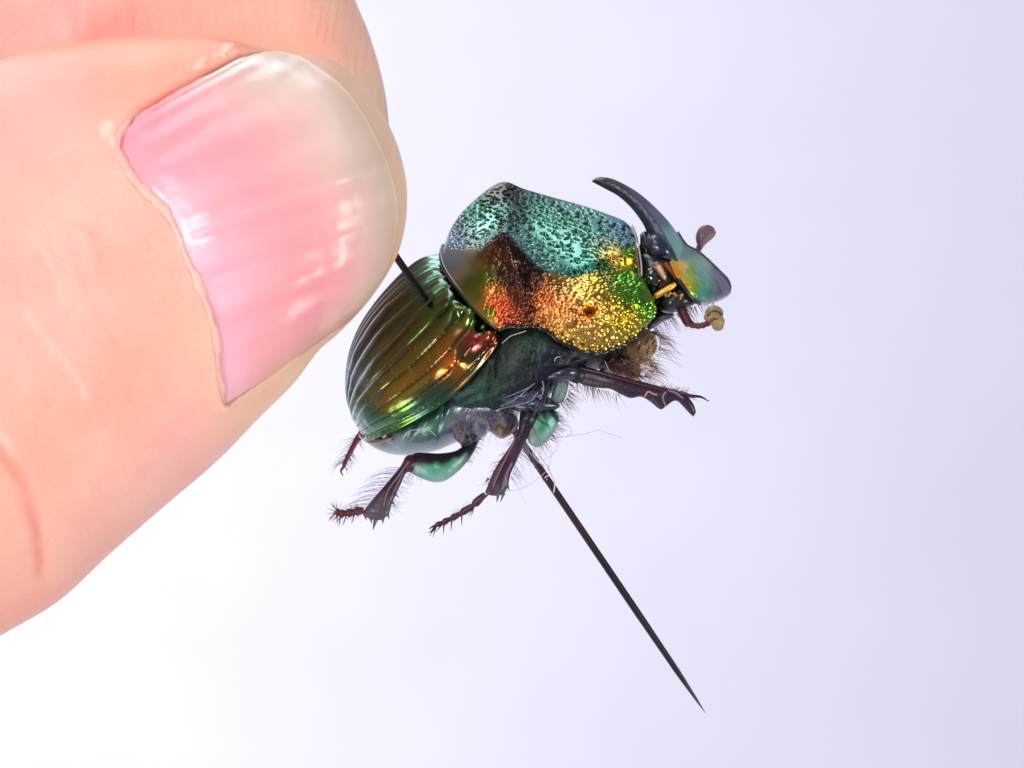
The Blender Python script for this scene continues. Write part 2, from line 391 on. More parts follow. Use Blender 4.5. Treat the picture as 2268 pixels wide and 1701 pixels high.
# raised outer border, epipleural fold
disp += .016*np.exp(-((v-.93)/.022)**2)*sm(.05, .15, u)-.022*sm(.945, .97, v)
A = A+n*disp[..., None]
OLV = lin(128, 118, 30); COP = lin(132, 94, 34); EGR = lin(78, 135, 46); DGR = lin(70, 120, 90); SLA = lin(135, 150, 120)
seeds = [(800,880,lin(108,106,28)),(850,900,OLV),(830,800,lin(74,100,56)),(900,850,OLV),(920,780,lin(98,102,34)),(960,800,lin(112,94,32)),(1000,770,COP),
 (980,830,COP),(1010,808,lin(235,140,45)),(1050,755,lin(170,36,56)),(1085,750,lin(140,60,40)),(1030,790,lin(110,75,40)),(1060,790,lin(80,66,40)),(1040,700,lin(84,112,44)),(1060,720,EGR),  # the bright orange and crimson seeds are glints painted into the tint
 (960,700,lin(62,98,36)),(990,640,lin(62,96,60)),(950,640,lin(66,104,76)),(1010,680,lin(66,94,40)),(960,670,lin(66,92,40)),(900,700,lin(66,92,48)),(860,720,lin(66,96,68)),(880,760,lin(80,98,38)),(850,800,lin(88,102,42)),(800,760,lin(76,96,84)),
 (785,840,lin(110,130,120)),(815,950,EGR),(860,940,EGR),(900,925,lin(110,160,50)),(790,930,lin(90,140,100)),(980,880,DGR),(1050,820,lin(95,100,60)),(930,915,DGR),(935,740,lin(74,96,40))]
Cc = seedcol(q, seeds, 1.8, 200.)
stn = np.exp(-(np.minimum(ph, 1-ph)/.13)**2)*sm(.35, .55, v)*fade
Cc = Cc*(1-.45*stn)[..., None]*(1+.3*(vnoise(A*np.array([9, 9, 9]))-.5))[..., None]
ep = sm(.945, .965, v)[..., None]; Cc = Cc*(1-ep)+ep*np.array(lin(60, 100, 75))
B = backcols(A, np.full(NUe, .16)*np.linspace(1, .1, NUe), 4)
A2 = np.concatenate([A, B], 1); C2 = np.concatenate([Cc, np.broadcast_to(np.array(DGR), B.shape)], 1)
ely1 = build('elytron', A2, gfaces(NUe, NVe+4, True, 0, True, True), M_ely, beetle, C2)
ELY = A; ELYN = n
# far wing case
S = ely_cols(near, 60, 0, 1); vS = np.linspace(0, 1, 60)[None]
e7, e0 = near[:, 7], near[:, 0]
fb = np.linspace(0, 1, 42)[1:-1]
back = e7[:, None]*(1-fb[None, :, None])+e0[:, None]*fb[None, :, None]
wid = np.interp(np.linspace(0, 1, NUe), [0, .3, .7, 1], [.55, .62, .42, .03])
back[..., 1] += wid[:, None]*np.sin(np.pi*fb)[None]**.6
n2 = facing(S)
phs = (vS*3) % 1
S2 = S+n2*(.009*(np.abs(np.sin(np.pi*phs))-.55)*sm(0, .1, np.linspace(0, 1, NUe)[:, None])*(1-.8*sm(.85, 1, np.linspace(0, 1, NUe)[:, None])))[..., None]
S2[:, -1] += np.array([0, .012, -.004])
inner = S2[:, -1:]+np.array([0.0, .05, -.01])
A2 = np.concatenate([back, S2, inner], 1)
C2 = np.broadcast_to(np.array(lin(95, 140, 110)), A2.shape)
ely2 = build('elytron', A2, gfaces(NUe, A2.shape[1], True, 0, True, True), M_ely, beetle, C2)
# setae along the wing-case border
mb = MB()
for k in range(250):
    if k < 190: uu_, vv_ = random.uniform(.40, .95), random.uniform(.80, .925)
    else: uu_, vv_ = random.uniform(.25, .9), random.uniform(.3, .8)
    i = int(uu_*(NUe-1)); j = int(vv_*(NVe-1))
    p = ELY[i, j]; nn = ELYN[i, j]
    dr = np.array([-.15+random.uniform(-.25, .25), 0, .9])+nn*.30
    mb.hair(p, dr, random.uniform(.025, .055) if k < 190 else random.uniform(.015, .03), nn*-.2+np.array([-.15, 0, 0]), .0013, lin(130, 170, 70) if k < 190 else lin(150, 150, 90))
o = mb.done('seta', M_hair, ely1); tag(o, kind='stuff')

# ---- thorax (side and underside)
mb = MB()
def gro(u, f):
    g = 0
    for c0, wd in ((.28, .02), (.56, .018), (.78, .02)):
        g = g-.016*np.exp(-((u+.25*(f-.5)-c0)/wd)**2)
    return g-.02*np.exp(-((f-.62+.2*(u-.5))/.03)**2)+0*u
mb.shell([(960,850),(1010,800),(1050,755),(1090,715),(1140,680),(1200,690),(1260,725),(1320,740),(1400,720)],
         [(1010,925),(1060,920),(1110,915),(1160,908),(1195,895),(1225,868),(1262,846),(1330,815),(1400,790)],
         [.06,.08,.1,.12,.14,.16,.16,.14,.10], [.38,.44,.47,.49,.49,.48,.45,.38,.25], 110, 64, .62, lin(44, 70, 62), grooves=gro)
V_ = mb.V[-1]; tq = toPx(V_); tc_ = seedcol(tq, [(1160,745,lin(50,88,68)),(1190,770,lin(48,82,74)),(1110,830,lin(44,66,52)),(1140,860,lin(40,58,58)),(1230,790,lin(30,40,52)),(1200,820,lin(30,36,50)),(1060,880,lin(50,90,75)),(1300,790,lin(32,36,44)),(1090,790,lin(40,62,56)),(1150,800,lin(60,64,56))], 1.8, 200)
mb.C[-1] = tc_*(.26+.75*vnoise(V_*16)*(.4+vnoise(V_*60)))[:, None]
thorax = mb.done('thorax', M_thorax, beetle)
mb = MB()   # pale sutures / ridges of the side plates
def pxtube(mb, pts, r, c, k=6, n=18):
    A = toP(cr(np.array(pts, float), n)); mb.tube(A, r, k, c)
DK = lin(34, 38, 52)
# side plates over the leg bases
mb.shell([(1085,895),(1130,862),(1185,828),(1205,832)], [(1090,900),(1150,905),(1200,905),(1218,880)], .40, [.02,.12,.12,.04], 24, 18, 1, lin(58, 62, 84))
for L in ([(1108,901,.50),(1140,885,.54),(1180,852,.56),(1205,833,.56)], [(1105,906,.5),(1140,898,.53),(1175,888,.55),(1192,868,.56)],
          [(1200,838,.57),(1204,862,.57),(1196,885,.56)], [(1150,850,.56),(1180,838,.57),(1212,828,.57)], [(1120,880,.53),(1150,868,.55),(1170,858,.56)]):
    pxtube(mb, L, .0026, lin(120, 128, 150))
mb.shell([(1190,830),(1225,812),(1262,800),(1290,806)], [(1196,850),(1232,846),(1266,845),(1290,842)], .5, [.04,.1,.1,.05], 18, 16, 1, lin(30, 34, 52))
mb.shell([(1216,836),(1224,838),(1232,842)], [(1180,905),(1192,905),(1204,900)], .50, .05, 10, 12, 1, lin(24, 28, 48))
mb.shell([(1128,886),(1160,876),(1195,872),(1222,882),(1240,893)], [(1138,908),(1165,916),(1195,916),(1218,912),(1240,903)], .455, [.03,.06,.07,.05,.02], 40, 22, 1, lin(20, 22, 36))
mb.shell([(1196,832),(1214,828),(1230,832)], [(1178,884),(1196,890),(1214,886)], .49, [.03,.05,.03], 24, 18, 1, lin(22, 25, 42))
mb.done('side_plate', M_dark, thorax)

# ---- abdomen
mb = MB()
def gra(u, f):
    g = 0
    for c0 in (.22, .38, .54, .70, .85):
        g = g-.014*np.exp(-((u+.16*(f-.6)-c0)/.014)**2)+.006*np.exp(-((u+.16*(f-.6)-c0-.03)/.02)**2)
    return g+0*f
A = mb.shell([(796,950),(822,945),(860,925),(905,895),(955,865),(1005,840),(1060,845),(1110,850),(1150,875)],
         [(800,968),(826,990),(863,1005),(905,1008),(962,999),(1003,983),(1050,962),(1100,955),(1150,940)],
         [-.04,0,.02,.04,.05,.05,.05,.05,.05], [.03,.14,.22,.30,.36,.38,.38,.34,.28], 120, 48, .85, None, grooves=gra)
q = toPx(A)
Cab = seedcol(q, [(830,975,lin(120,140,140)),(880,985,lin(150,175,170)),(930,985,lin(150,165,170)),(960,960,lin(90,140,120)),(960,925,lin(70,120,95)),(1000,960,lin(150,150,170)),(1060,940,lin(150,150,165)),(1100,930,lin(130,130,140)),(860,960,lin(90,140,125)),(910,950,lin(60,110,95))], 1.8, 200)
mb.C[-1] = Cab.reshape(-1, 3)
abd = mb.done('abdomen', M_abd, beetle)
mb = MB(); mb.tube(ELY[::3, -1]+np.array([0, -.004, -.003]), np.interp(np.arange(100), [0, 60, 99], [.010, .009, .005]), 8, lin(20, 28, 26)); mb.done('margin_bead', M_dark, ely1)
mb = MB()
pxtube(mb, [(797,958,.02),(812,974,.08),(835,978,.15),(870,970,.27)], .011, lin(150, 105, 70))
pxtube(mb, [(815,968,.12),(830,972,.17),(846,972,.2)], .008, lin(70, 38, 25))
mb.done('apex_rim', M_dark, ely1)

# ---- hind coxa / belly plates
mb = MB()
mb.shell([(1070,920),(1095,905),(1125,905),(1148,925)], [(1078,935),(1100,966),(1126,966),(1150,945)], .28, [.05,.12,.12,.05], 60, 40, 1, None, grooves=lambda u, f: .016*np.sin(u*14+f*9)*np.sin(f*13)+.006*np.sin(u*45+f*30))
vq = toPx(mb.V[-1]); mb.C[-1] = seedcol(vq, [(1085,915,lin(110,112,130)),(1110,925,lin(132,128,142)),(1135,925,lin(120,112,122)),(1090,945,lin(96,92,104)),(1115,955,lin(150,118,98)),(1138,945,lin(120,98,92))], 1.8, 60)*(.5+1.0*vnoise(mb.V[-1]*np.array([50, 20, 26])))[:, None]
mb.shell([(1030,905),(1052,900),(1075,912)], [(1036,960),(1056,978),(1080,962)], .24, [.06,.14,.06], 20, 18, 1, lin(165, 162, 185))
mb.shell([(1082,945),(1108,938),(1138,945)], [(1088,958),(1110,972),(1134,962)], .33, [.03,.10,.03], 14, 14, 1, lin(150, 118, 95))
bp_ = mb.done('belly_plate', M_leg, beetle)
mb = MB()
for k in range(110):
    px_, py_ = random.uniform(1004, 1144), random.uniform(905, 968)
    mb.hair(P(px_, py_, .40), (random.uniform(-.9, .5), -.4, random.uniform(-.9, .4)), random.uniform(.03, .07), (random.uniform(-.3, .3), 0, -.3), .0012, random.choice([lin(170, 165, 180), lin(120, 110, 118), lin(90, 80, 90)]))
tag(mb.done('body_hair', M_hair, bp_), kind='stuff')

# ---- hair helper
def fringe(mb, path, nrm, ln, k, c, r=.002, t=None, jit=.35, bend=(0, 0, 0)):
    """hairs along a px path leaning in px direction nrm"""
    A = toP(cr(np.array(path, float), 60))
    for i in range(k):
        p = A[random.randrange(60)]
        d = np.array([nrm[0]+random.uniform(-jit, jit), random.uniform(-.5, .25), -nrm[1]+random.uniform(-jit, jit)])
        mb.hair(p, d, ln*random.uniform(.55, 1.2), np.array([bend[0], 0, -bend[1]])+np.array([random.uniform(-.15, .15), 0, random.uniform(-.15, .15)]), r, c)
MAR = lin(44, 27, 42); MAR2 = lin(70, 32, 44); BLK = lin(22, 20, 32); GRY = lin(84, 74, 88)
HAIRL = lin(178, 166, 198); HAIRB = lin(138, 96, 92)
TL = lin(110, 200, 165)

# ---- front leg (near): femur + broad toothed tibia + spur
mb = MB()
A = mb.shell([(1236,830),(1250,832),(1264,838)], [(1216,888),(1232,893),(1250,892)], .47, [.022,.03,.022], 30, 24, 1, lin(128, 158, 146), rnd=.12)
fleg = mb.done('front_leg', M_teal, beetle); fleg['label'] = 'pale green femur with a toothed dark shank'
mb = MB()
top = [(1268,812),(1300,813),(1330,821),(1362,829),(1394,838),(1430,847),(1462,856),(1490,862),(1508,868),(1523,878),(1535,893),(1541,910),(1539,921)]
bot = [(1272,846),(1303,856),(1330,860),(1352,862),(1378,875),(1397,882),(1420,879),(1440,890),(1464,907),(1478,892),(1498,888),(1516,904),(1533,923)]
mb.shell(top, bot, [.50,.52,.54,.55,.55,.55,.55,.55,.55,.55,.55,.54,.54], [.035,.045,.042,.042,.042,.04,.04,.04,.036,.034,.03,.028,.012], 140, 24, .7, MAR)
# upper keel and the inner ridge of the last tooth
pxtube(mb, [(1272,812,.545),(1330,826,.59),(1394,844,.595),(1460,862,.59),(1500,872,.58)], .006, MAR2)
pxtube(mb, [(1475,900,.578),(1468,880,.585),(1476,867,.585),(1492,868,.585),(1514,884,.575),(1532,908,.56)], .006, lin(120, 100, 120))
pxtube(mb, [(1428,878,.585),(1436,867,.59),(1446,872,.59),(1456,874,.59)], .0045, lin(160, 125, 115))
mb.ball(P(1278, 828, .53), .045, .045, .042, 8, BLK)
mb.done('tibia', M_leg, fleg)
mb = MB()
A = toP(cr(np.array([(1508,872,.53),(1530,877,.54),(1552,879,.54),(1570,889,.53)], float), 14)); mb.tube(A, np.linspace(.011, .002, 14), 8, BLK)
A = toP(cr(np.array([(1505,870,.56),(1520,873,.57),(1540,881,.57)], float), 10)); mb.tube(A, np.linspace(.009, .003, 10), 8, MAR2)
mb.done('spur', M_leg, fleg)
mb = MB()
fringe(mb, [(1276,848,.5),(1320,860,.52),(1370,872,.54)], (.2, .9), .07, 46, HAIRB, .0016)
fringe(mb, [(1262,845,.5),(1256,880,.5),(1240,895,.48)], (.8, .7), .08, 40, HAIRB, .0016)
fringe(mb, [(1400,842,.56),(1470,858,.56),(1530,876,.55)], (.5, -.8), .03, 40, HAIRB, .0014)
fringe(mb, [(1440,850,.56),(1500,866,.56),(1535,885,.55)], (.7, .0), .04, 30, HAIRB, .0014)
tag(mb.done('bristle', M_hair, fleg), kind='stuff')

# ---- middle leg (near)
mb = MB()
A = mb.shell([(1188,906),(1210,902),(1236,912)], [(1168,960),(1176,992),(1198,992)], .42, [.03,.09,.03], 10, 8, 1, TL)
mb = MB()
A = mb.shell([(1180,905),(1168,935),(1166,965),(1176,990)], [(1232,905),(1238,925),(1230,952),(1200,992)], .43, [.05,.06,.05,.02], 80, 60, 1, None, rnd=.14)
q = toPx(A); c = seedcol(q, [(1190,915,BLK),(1215,915,lin(60,110,110)),(1228,930,lin(110,185,175)),(1200,945,lin(50,160,105)),(1190,975,lin(150,185,172)),(1215,962,lin(150,190,178)),(1176,950,lin(150,165,150)),(1226,945,lin(150,195,185)),(1198,930,lin(60,170,120))], 1.8, 60)
mb.C[-1] = (.72*c*(1-.85*sm(.52, .62, vnoise(np.stack([A[..., 0]*70+A[..., 2]*55, A[..., 1]*8, (A[..., 2]-A[..., 0])*12], -1)))*sm(985, 930, q[..., 1]))[..., None]).reshape(-1, 3)
mleg = mb.done('middle_leg', M_teal, beetle); mleg['label'] = 'teal femur with a dark spiny shank'
mb = MB()
mb.shell([(1166,893),(1153,908),(1150,930),(1146,957),(1128,990),(1106,1022),(1090,1050),(1079,1078),(1072,1096)],
         [(1178,892),(1190,906),(1188,930),(1176,955),(1158,990),(1144,1022),(1131,1050),(1124,1080),(1112,1100)],
         [.45,.45,.46,.45,.42,.39,.37,.36,.35], [.01,.04,.045,.032,.028,.026,.024,.022,.014], 90, 20, .9, None)
vq = toPx(mb.V[-1]); mb.C[-1] = seedcol(vq, [(1170,910,BLK),(1170,940,BLK),(1150,975,MAR),(1125,1015,lin(70,38,58)),(1105,1060,lin(64,48,60)),(1110,1085,GRY),(1080,1085,MAR2)], 1.8, 60)
for (x0, y0, x1, y1, r) in ((1104,1092,1100,1112,.010),(1116,1092,1108,1112,.008),(1084,1090,1074,1104,.008),(1124,1074,1128,1088,.006),(1082,1060,1074,1068,.006)):
    A = toP(cr(np.array([(x0,y0,.36),((x0+x1)/2,(y0+y1)/2,.365),(x1,y1,.365)], float), 8)); mb.tube(A, np.linspace(r, .001, 8), 7, GRY)
pxtube(mb, [(1142,968,.46),(1128,1000,.44),(1108,1040,.42),(1092,1078,.39)], .004, lin(130, 85, 95))
pxtube(mb, [(1134,1025,.425),(1122,1050,.41),(1112,1085,.385)], .005, lin(120, 100, 120))
for (bx, by) in ((1172,925),(1180,918),(1166,940)): mb.ball(P(bx, by, .495), .008, .008, .008, 6, BLK)
mb.done('tibia', M_leg, mleg)
def tarsus(mb, pts, rs, c, spines):
    """a chain of short conical joints, each wider at its end, with paired spines"""
    A = np.array(pts, float)
    for i in range(len(A)-1):
        a, b = toP(A[i]), toP(A[i+1]); uu = np.linspace(0, 1, 7)[:, None]
        prof = np.interp(uu[:, 0], [0, .15, .8, 1], [.55, .7, 1.0, .75])
        mb.tube(a*(1-uu)+b*uu, rs*prof*(1-.09*i), 10, c)
        for (sx, sy) in spines:
            d = np.array([sx+random.uniform(-.2, .2), random.uniform(-.4, .1), -sy+random.uniform(-.2, .2)])
            mb.hair(b, d, .055, (0, 0, 0), .0065, c, 5)
mb = MB()
tarsus(mb, [(1074,1094,.35),(1050,1118,.34),(1022,1136,.33),(1000,1148,.325),(982,1156,.32),(966,1163,.315)], .019, MAR2, [(-.15, .9), (-.5, .7)])
for k in range(2):
    A = toP(cr(np.array([(966,1163,.315),(957,1167+8*k,.32),(950,1172+8*k,.33)], float), 7)); mb.tube(A, np.linspace(.006, .0015, 7), 6, MAR)
mb.done('tarsus', M_leg, mleg)
mb = MB()
fringe(mb, [(1164,975,.43),(1146,1015,.41),(1130,1060,.38)], (.75, .65), .09, 34, HAIRL, .0015, bend=(-.1, .35))
fringe(mb, [(1146,960,.43),(1110,1015,.4),(1082,1070,.37)], (-.7, .3), .05, 26, HAIRL, .0015)
fringe(mb, [(1236,912,.42),(1232,940,.42),(1215,970,.42)], (.8, .4), .06, 40, HAIRB, .0016)
fringe(mb, [(1215,972,.42),(1195,990,.42),(1180,990,.42)], (.2, .9), .06, 18, HAIRL, .0015)
fringe(mb, [(1060,1108,.35),(1000,1148,.33)], (-.3, -.8), .035, 24, HAIRL, .0013)
tag(mb.done('bristle', M_hair, mleg), kind='stuff')

# ---- hind leg (near)
mb = MB()
A = mb.shell([(898,1022),(918,1004),(945,1003),(975,1004),(1010,998),(1036,978),(1056,962)],
         [(902,1044),(930,1058),(962,1068),(990,1063),(1021,1038),(1044,1010),(1062,975)], [.30,.31,.32,.32,.31,.29,.27], [.03,.05,.06,.06,.055,.045,.04], 70, 30, 1, None)
q = toPx(A)
fy = (np.arange(30)*2*np.pi/30); ff = ((1-np.cos(fy))/2)[None]*np.ones(70)[:, None]
edge = sm(.30, .52, ff+.22*(vnoise(A*np.array([40, 1, 6]))-.5)); 
c = np.array(lin(40, 34, 42))*(1-edge)[..., None]+.78*edge[..., None]*seedcol(q, [(920,1048,lin(150,195,182)),(960,1040,lin(86,185,142)),(990,1030,lin(74,175,125)),(1020,1020,lin(140,190,170)),(975,1066,lin(165,205,195)),(1005,1050,lin(160,200,190)),(1040,990,BLK)], 1.8, 100)
mb.C[-1] = c.reshape(-1, 3)
hleg = mb.done('hind_leg', M_teal, beetle); hleg['label'] = 'teal femur with a hairy maroon shank'
mb = MB()
mb.shell([(1000,905),(1018,900),(1036,908)], [(1004,970),(1022,985),(1046,985)], .33, [.05,.08,.05], 40, 18, 1, lin(112, 98, 98), grooves=lambda u, f: .012*np.sin(f*34+u*5)+.008*np.sin(u*22+f*9))
mb.shell([(1020,962),(1036,955),(1052,960)], [(1018,985),(1030,992),(1060,972)], .33, [.03,.06,.03], 18, 14, 1, BLK)
mb.done('coxa', M_leg, hleg)
mb = MB()
mb.shell([(920,1006),(900,1010),(887,1032),(868,1056),(846,1082),(826,1105),(808,1128),(800,1142)],
         [(928,1034),(914,1046),(900,1048),(889,1070),(878,1094),(868,1116),(860,1140),(838,1156)],
         [.31,.32,.32,.33,.34,.35,.36,.36], [.04,.045,.032,.028,.026,.024,.022,.010], 90, 18, .9, None)
q = toPx(toP(np.zeros((1, 3)))); 
V = mb.V[-1]; vq = toPx(V); mb.C[-1] = seedcol(vq, [(910,1025,MAR2),(880,1060,MAR),(850,1100,lin(80,62,72)),(835,1135,GRY),(860,1085,MAR)], 1.8, 60)
for (x0, y0, x1, y1, r) in ((806,1136,812,1153,.009),(820,1146,824,1160,.008),(832,1150,826,1174,.011),(848,1146,848,1160,.009),(858,1136,862,1150,.008),(868,1112,876,1120,.006),(876,1095,884,1102,.005)):
    A = toP(cr(np.array([(x0,y0,.36),((x0+x1)/2,(y0+y1)/2,.365),(x1,y1,.365)], float), 8)); mb.tube(A, np.linspace(r, .001, 8), 7, GRY)
pxtube(mb, [(905,1022,.365),(880,1058,.365),(858,1090,.37),(845,1140,.375)], .004, lin(120, 90, 100))
mb.done('tibia', M_leg, hleg)
mb = MB()
tarsus(mb, [(806,1130,.36),(786,1133,.36),(768,1137,.36),(754,1136,.36),(744,1132,.36)], .021, lin(92, 42, 44), [(-.1, .9), (-.5, .6)])
for (dx, dy) in ((-14, -22), (-4, -26), (-22, -8), (-24, 4), (-20, 14)):
    mb.hair(P(748, 1134, .36), (dx, -4, -dy), .055, (0, 0, 0), .004, lin(140, 110, 105))
mb.done('tarsus', M_leg, hleg)
mb = MB()
comb = toP(cr(np.array([(888,1036,.34),(850,1080,.35),(812,1125,.36)], float), 27))
for i_, p_ in enumerate(comb):
    mb.hair(p_, (-.95+random.uniform(-.08, .08), random.uniform(-.2, .2), .16+random.uniform(-.10, .10)), .13*random.uniform(.8, 1.15), (-.05, 0, -.42), .0019, lin(150, 140, 182), 7)
fringe(mb, [(898,1055,.34),(876,1100,.35),(862,1135,.36)], (.75, .45), .055, 26, HAIRL, .0015)
fringe(mb, [(806,1130,.36),(760,1135,.36),(744,1130,.36)], (-.4, -.8), .05, 34, HAIRL, .0015)
fringe(mb, [(800,1136,.36),(760,1140,.36),(742,1134,.36)], (-.4, .8), .05, 30, HAIRL, .0015)
fringe(mb, [(1060,970,.3),(1046,1000,.3),(1030,1024,.3)], (.8, .4), .035, 24, HAIRB, .0014)
fringe(mb, [(940,1062,.33),(905,1048,.33)], (-.3, .8), .03, 12, HAIRL, .0014)
tag(mb.done('bristle', M_hair, hleg), kind='stuff')

# ---- hind leg (far side)
mb = MB()
mb.shell([(806,948),(790,962),(777,985),(765,1010),(756,1034)], [(822,968),(800,974),(786,995),(774,1016),(762,1040)], -.22, [.02,.018,.018,.015,.008], 40, 12, 1, lin(110, 42, 52))
fl2 = mb.done('hind_leg', M_leg, beetle); fl2['label'] = 'slender maroon leg on the far side'
mb = MB()
A = toP(cr(np.array([(759,1036,-.22),(755,1044,-.22),(760,1054,-.22)], float), 8)); mb.tube(A, np.linspace(.007, .002, 8), 6, MAR)
mb.done('claw', M_leg, fl2)
mb = MB()
fringe(mb, [(792,962,-.22),(770,1000,-.22),(758,1030,-.22)], (-.9, .25), .07, 22, HAIRL, .0016, bend=(0, .4))
fringe(mb, [(800,972,-.22),(780,1005,-.22),(764,1036,-.22)], (.5, .8), .045, 26, HAIRL, .0015)
tag(mb.done('bristle', M_hair, fl2), kind='stuff')

# ---- head
mb = MB()
A = mb.shell([(1400,560),(1425,540),(1455,540),(1495,548),(1530,580)], [(1425,700),(1450,694),(1475,692),(1510,684),(1542,668)], [.10,.12,.13,.12,.1], [.16,.19,.19,.18,.12], 44, 30, 1, lin(26, 26, 36))
head = mb.done('head', M_dark, beetle)
CL = [
 [(1500,514,-.02),(1500,538,.12),(1497,560,.24),(1492,572,.30),(1484,580,.34)],
 [(1522,543,-.03),(1518,565,.14),(1512,584,.27),(1504,594,.335),(1494,602,.36)],
 [(1545,557,-.04),(1540,582,.13),(1530,603,.26),(1518,614,.335),(1506,622,.365)],
 [(1566,573,-.05),(1560,597,.12),(1548,618,.25),(1533,630,.325),(1519,641,.36)],
 [(1588,595,-.06),(1580,615,.09),(1566,633,.21),(1548,646,.30),(1531,658,.345)],
 [(1608,615,-.05),(1600,629,.06),(1586,644,.165),(1564,657,.26),(1541,668,.32)],
 [(1617,632,-.04),(1612,641,.03),(1599,653,.12),(1572,665,.22),(1546,671,.29)],
 [(1616,645,-.04),(1608,652,.01),(1594,660,.08),(1570,668,.18),(1548,672,.26)],
]
A = toP(grid(CL, 120, 90)); n = facing(A)
h1_, h2_ = worley(A*60)
A = A+n*(.0035*(vnoise(A*45)-.5)-.004*h1_*np.linspace(.25, 1, 90)[None]**2)[..., None]
q = toPx(A)
PU = lin(112, 112, 140)
c = seedcol(q, [(1505,530,lin(120,165,170)),(1520,565,lin(118,180,170)),(1550,600,lin(110,180,160)),(1560,635,lin(90,190,130)),(1533,600,lin(150,190,80)),(1555,655,lin(90,190,140)),
 (1600,626,PU),(1608,642,PU),(1600,655,PU),(1592,604,PU),(1574,650,lin(100,150,140)),(1508,592,lin(255,180,60)),(1500,600,lin(255,170,50)),(1512,622,lin(255,200,80)),(1522,640,lin(250,190,60)),(1525,615,lin(210,205,40)),(1535,640,lin(150,200,60)),(1545,668,lin(110,150,130))], 2.0, 60)
B = backcols(A, np.linspace(.22, .05, 120), 8)
A2 = np.concatenate([A, B], 1); C2 = np.concatenate([c, np.broadcast_to(np.array(PU), B.shape)], 1)
clyp = build('clypeus', A2, gfaces(120, 98, True, 0, True, True), M_head, head, C2)
mb = MB(); rim = np.concatenate([A[::3, 0][-14:], A[-1][::3], ]); rim2 = A[-1][::2]
mb.tube(A[::3, 0]+np.array([.0, .0, .0]), .006, 8, lin(60, 58, 76)); mb.tube(rim2+np.array([0, 0, -.004]), .008, 8, lin(170, 160, 180))
mb.tube(A[30:, -1][::3], .009, 8, lin(40, 36, 36))
mb.done('lip', M_horn, head)
mb = MB()
mb.shell([(1446,652),(1465,640),(1482,630),(1496,624)], [(1450,663),(1470,654),(1488,643),(1500,632)], .345, [.014,.022,.022,.016], 24, 14, 1, lin(255, 190, 80))
mb.shell([(1476,578),(1490,596),(1502,616)], [(1468,586),(1484,606),(1496,622)], .345, [.012,.022,.014], 18, 12, 1, lin(140, 74, 40))
mb.done('canthus', M_head, head)
mb = MB()
mb.shell([(1456,664),(1480,650),(1502,636),(1520,648),(1538,668)], [(1460,690),(1482,694),(1505,690),(1522,683),(1541,673)], .28, [.05,.08,.08,.07,.03], 34, 18, 1, lin(40, 36, 40))
for k in range(14): mb.ball(P(random.uniform(1470, 1512), random.uniform(648, 662), .365), .006, .004, .006, 5, lin(170, 120, 70))
mb.done('cheek', M_dark, head)
mb = MB(); mb.ball(P(1447, 618, .27), .058, .06, .062, 16); mb.done('eye', M_eye, head)
mb = MB()
mb.shell([(1440,585),(1458,578),(1478,590)], [(1455,606),(1468,622),(1480,628)], .325, [.015,.025,.012], 18, 12, 1, lin(120, 66, 50))
mb.shell([(1452,590),(1462,586),(1470,596)], [(1462,610),(1470,620),(1476,618)], .345, [.008,.014,.008], 14, 10, 1, lin(190, 160, 125))
mb.done('eye_socket', M_dark, head)
# horn: front, keel, side, rear outlines
HF = [(1311,399),(1327,392),(1356,396),(1388,411),(1418,430),(1448,456),(1477,486),(1496,511),(1508,532),(1514,548)]
HK = [(1312,401),(1328,400),(1358,407),(1388,424),(1412,444),(1438,474),(1464,510),(1482,540),(1494,565),(1500,580)]
HR = [(1312,403),(1331,413),(1346,421),(1369,434),(1391,453),(1410,475),(1426,499),(1431,517),(1421,535),(1412,552)]
HF, HK, HR = map(lambda a: np.array(a, float), (HF, HK, HR))
Rr = np.array([.004, .018, .025, .034, .042, .056, .075, .105, .15, .17]); ct = np.array([.16]*7+[.15, .14, .13])
rows = []
for i in range(len(HF)):
    f, k, r = HF[i], HK[i], HR[i]; R_ = Rr[i]; c0 = ct[i]; mid = f*.3+r*.7; lowm = k*.5+r*.5
    rows.append([(*f, c0), (*(f*.45+k*.55), c0+R_*.72), (*(f*.06+k*.94), c0+R_*.98), (*(k*.92+r*.08), c0+R_*1.02), (*lowm, c0+R_*.86), (*(k*.18+r*.82), c0+R_*.5), (*r, c0),
                 (*lowm, c0-R_*.9), (*(k*.92+r*.08), c0-R_), (*(f*.45+k*.55), c0-R_*.7)])
G = np.array(rows); G = np.concatenate([G, G[:, :1]], 1)
A = toP(grid(G, 110, 81))[:, :-1]
A = A+(.004*(vnoise(A*30)-.5)+.002*(vnoise(A*80)-.5))[..., None]*np.array([0, -1, 0])
q = toPx(A)
c = seedcol(q, [(1320,398,lin(40,32,40)),(1360,408,lin(42,36,50)),(1400,440,lin(38,36,54)),(1440,480,lin(34,38,60)),(1470,500,lin(66,78,98)),(1500,530,lin(96,130,140)),(1450,530,lin(34,38,58)),(1430,550,lin(24,26,40)),(1480,560,lin(24,28,46)),(1420,435,lin(74,80,98))], 1.8, 100)
jj = (np.arange(80)/80*10)[None]*np.ones((110, 1))
ff_ = np.clip(1-sm(1.7, 2.1, jj)+sm(8.3, 9, jj), 0, 1)[..., None]
cf = seedcol(q, [(1330,394,lin(48,42,54)),(1370,404,lin(60,56,74)),(1420,435,lin(76,76,98)),(1465,475,lin(84,90,112)),(1500,525,lin(105,145,152)),(1505,550,lin(100,155,145))], 1.8, 100)  # front face lightened, painting in its sheen from above
c = c*(1-ff_)+ff_*cf
build('horn', A, gfaces(110, 80, True, 0, True, True), M_horn, head, c)
mb = MB()   # polished swelling at the horn's root
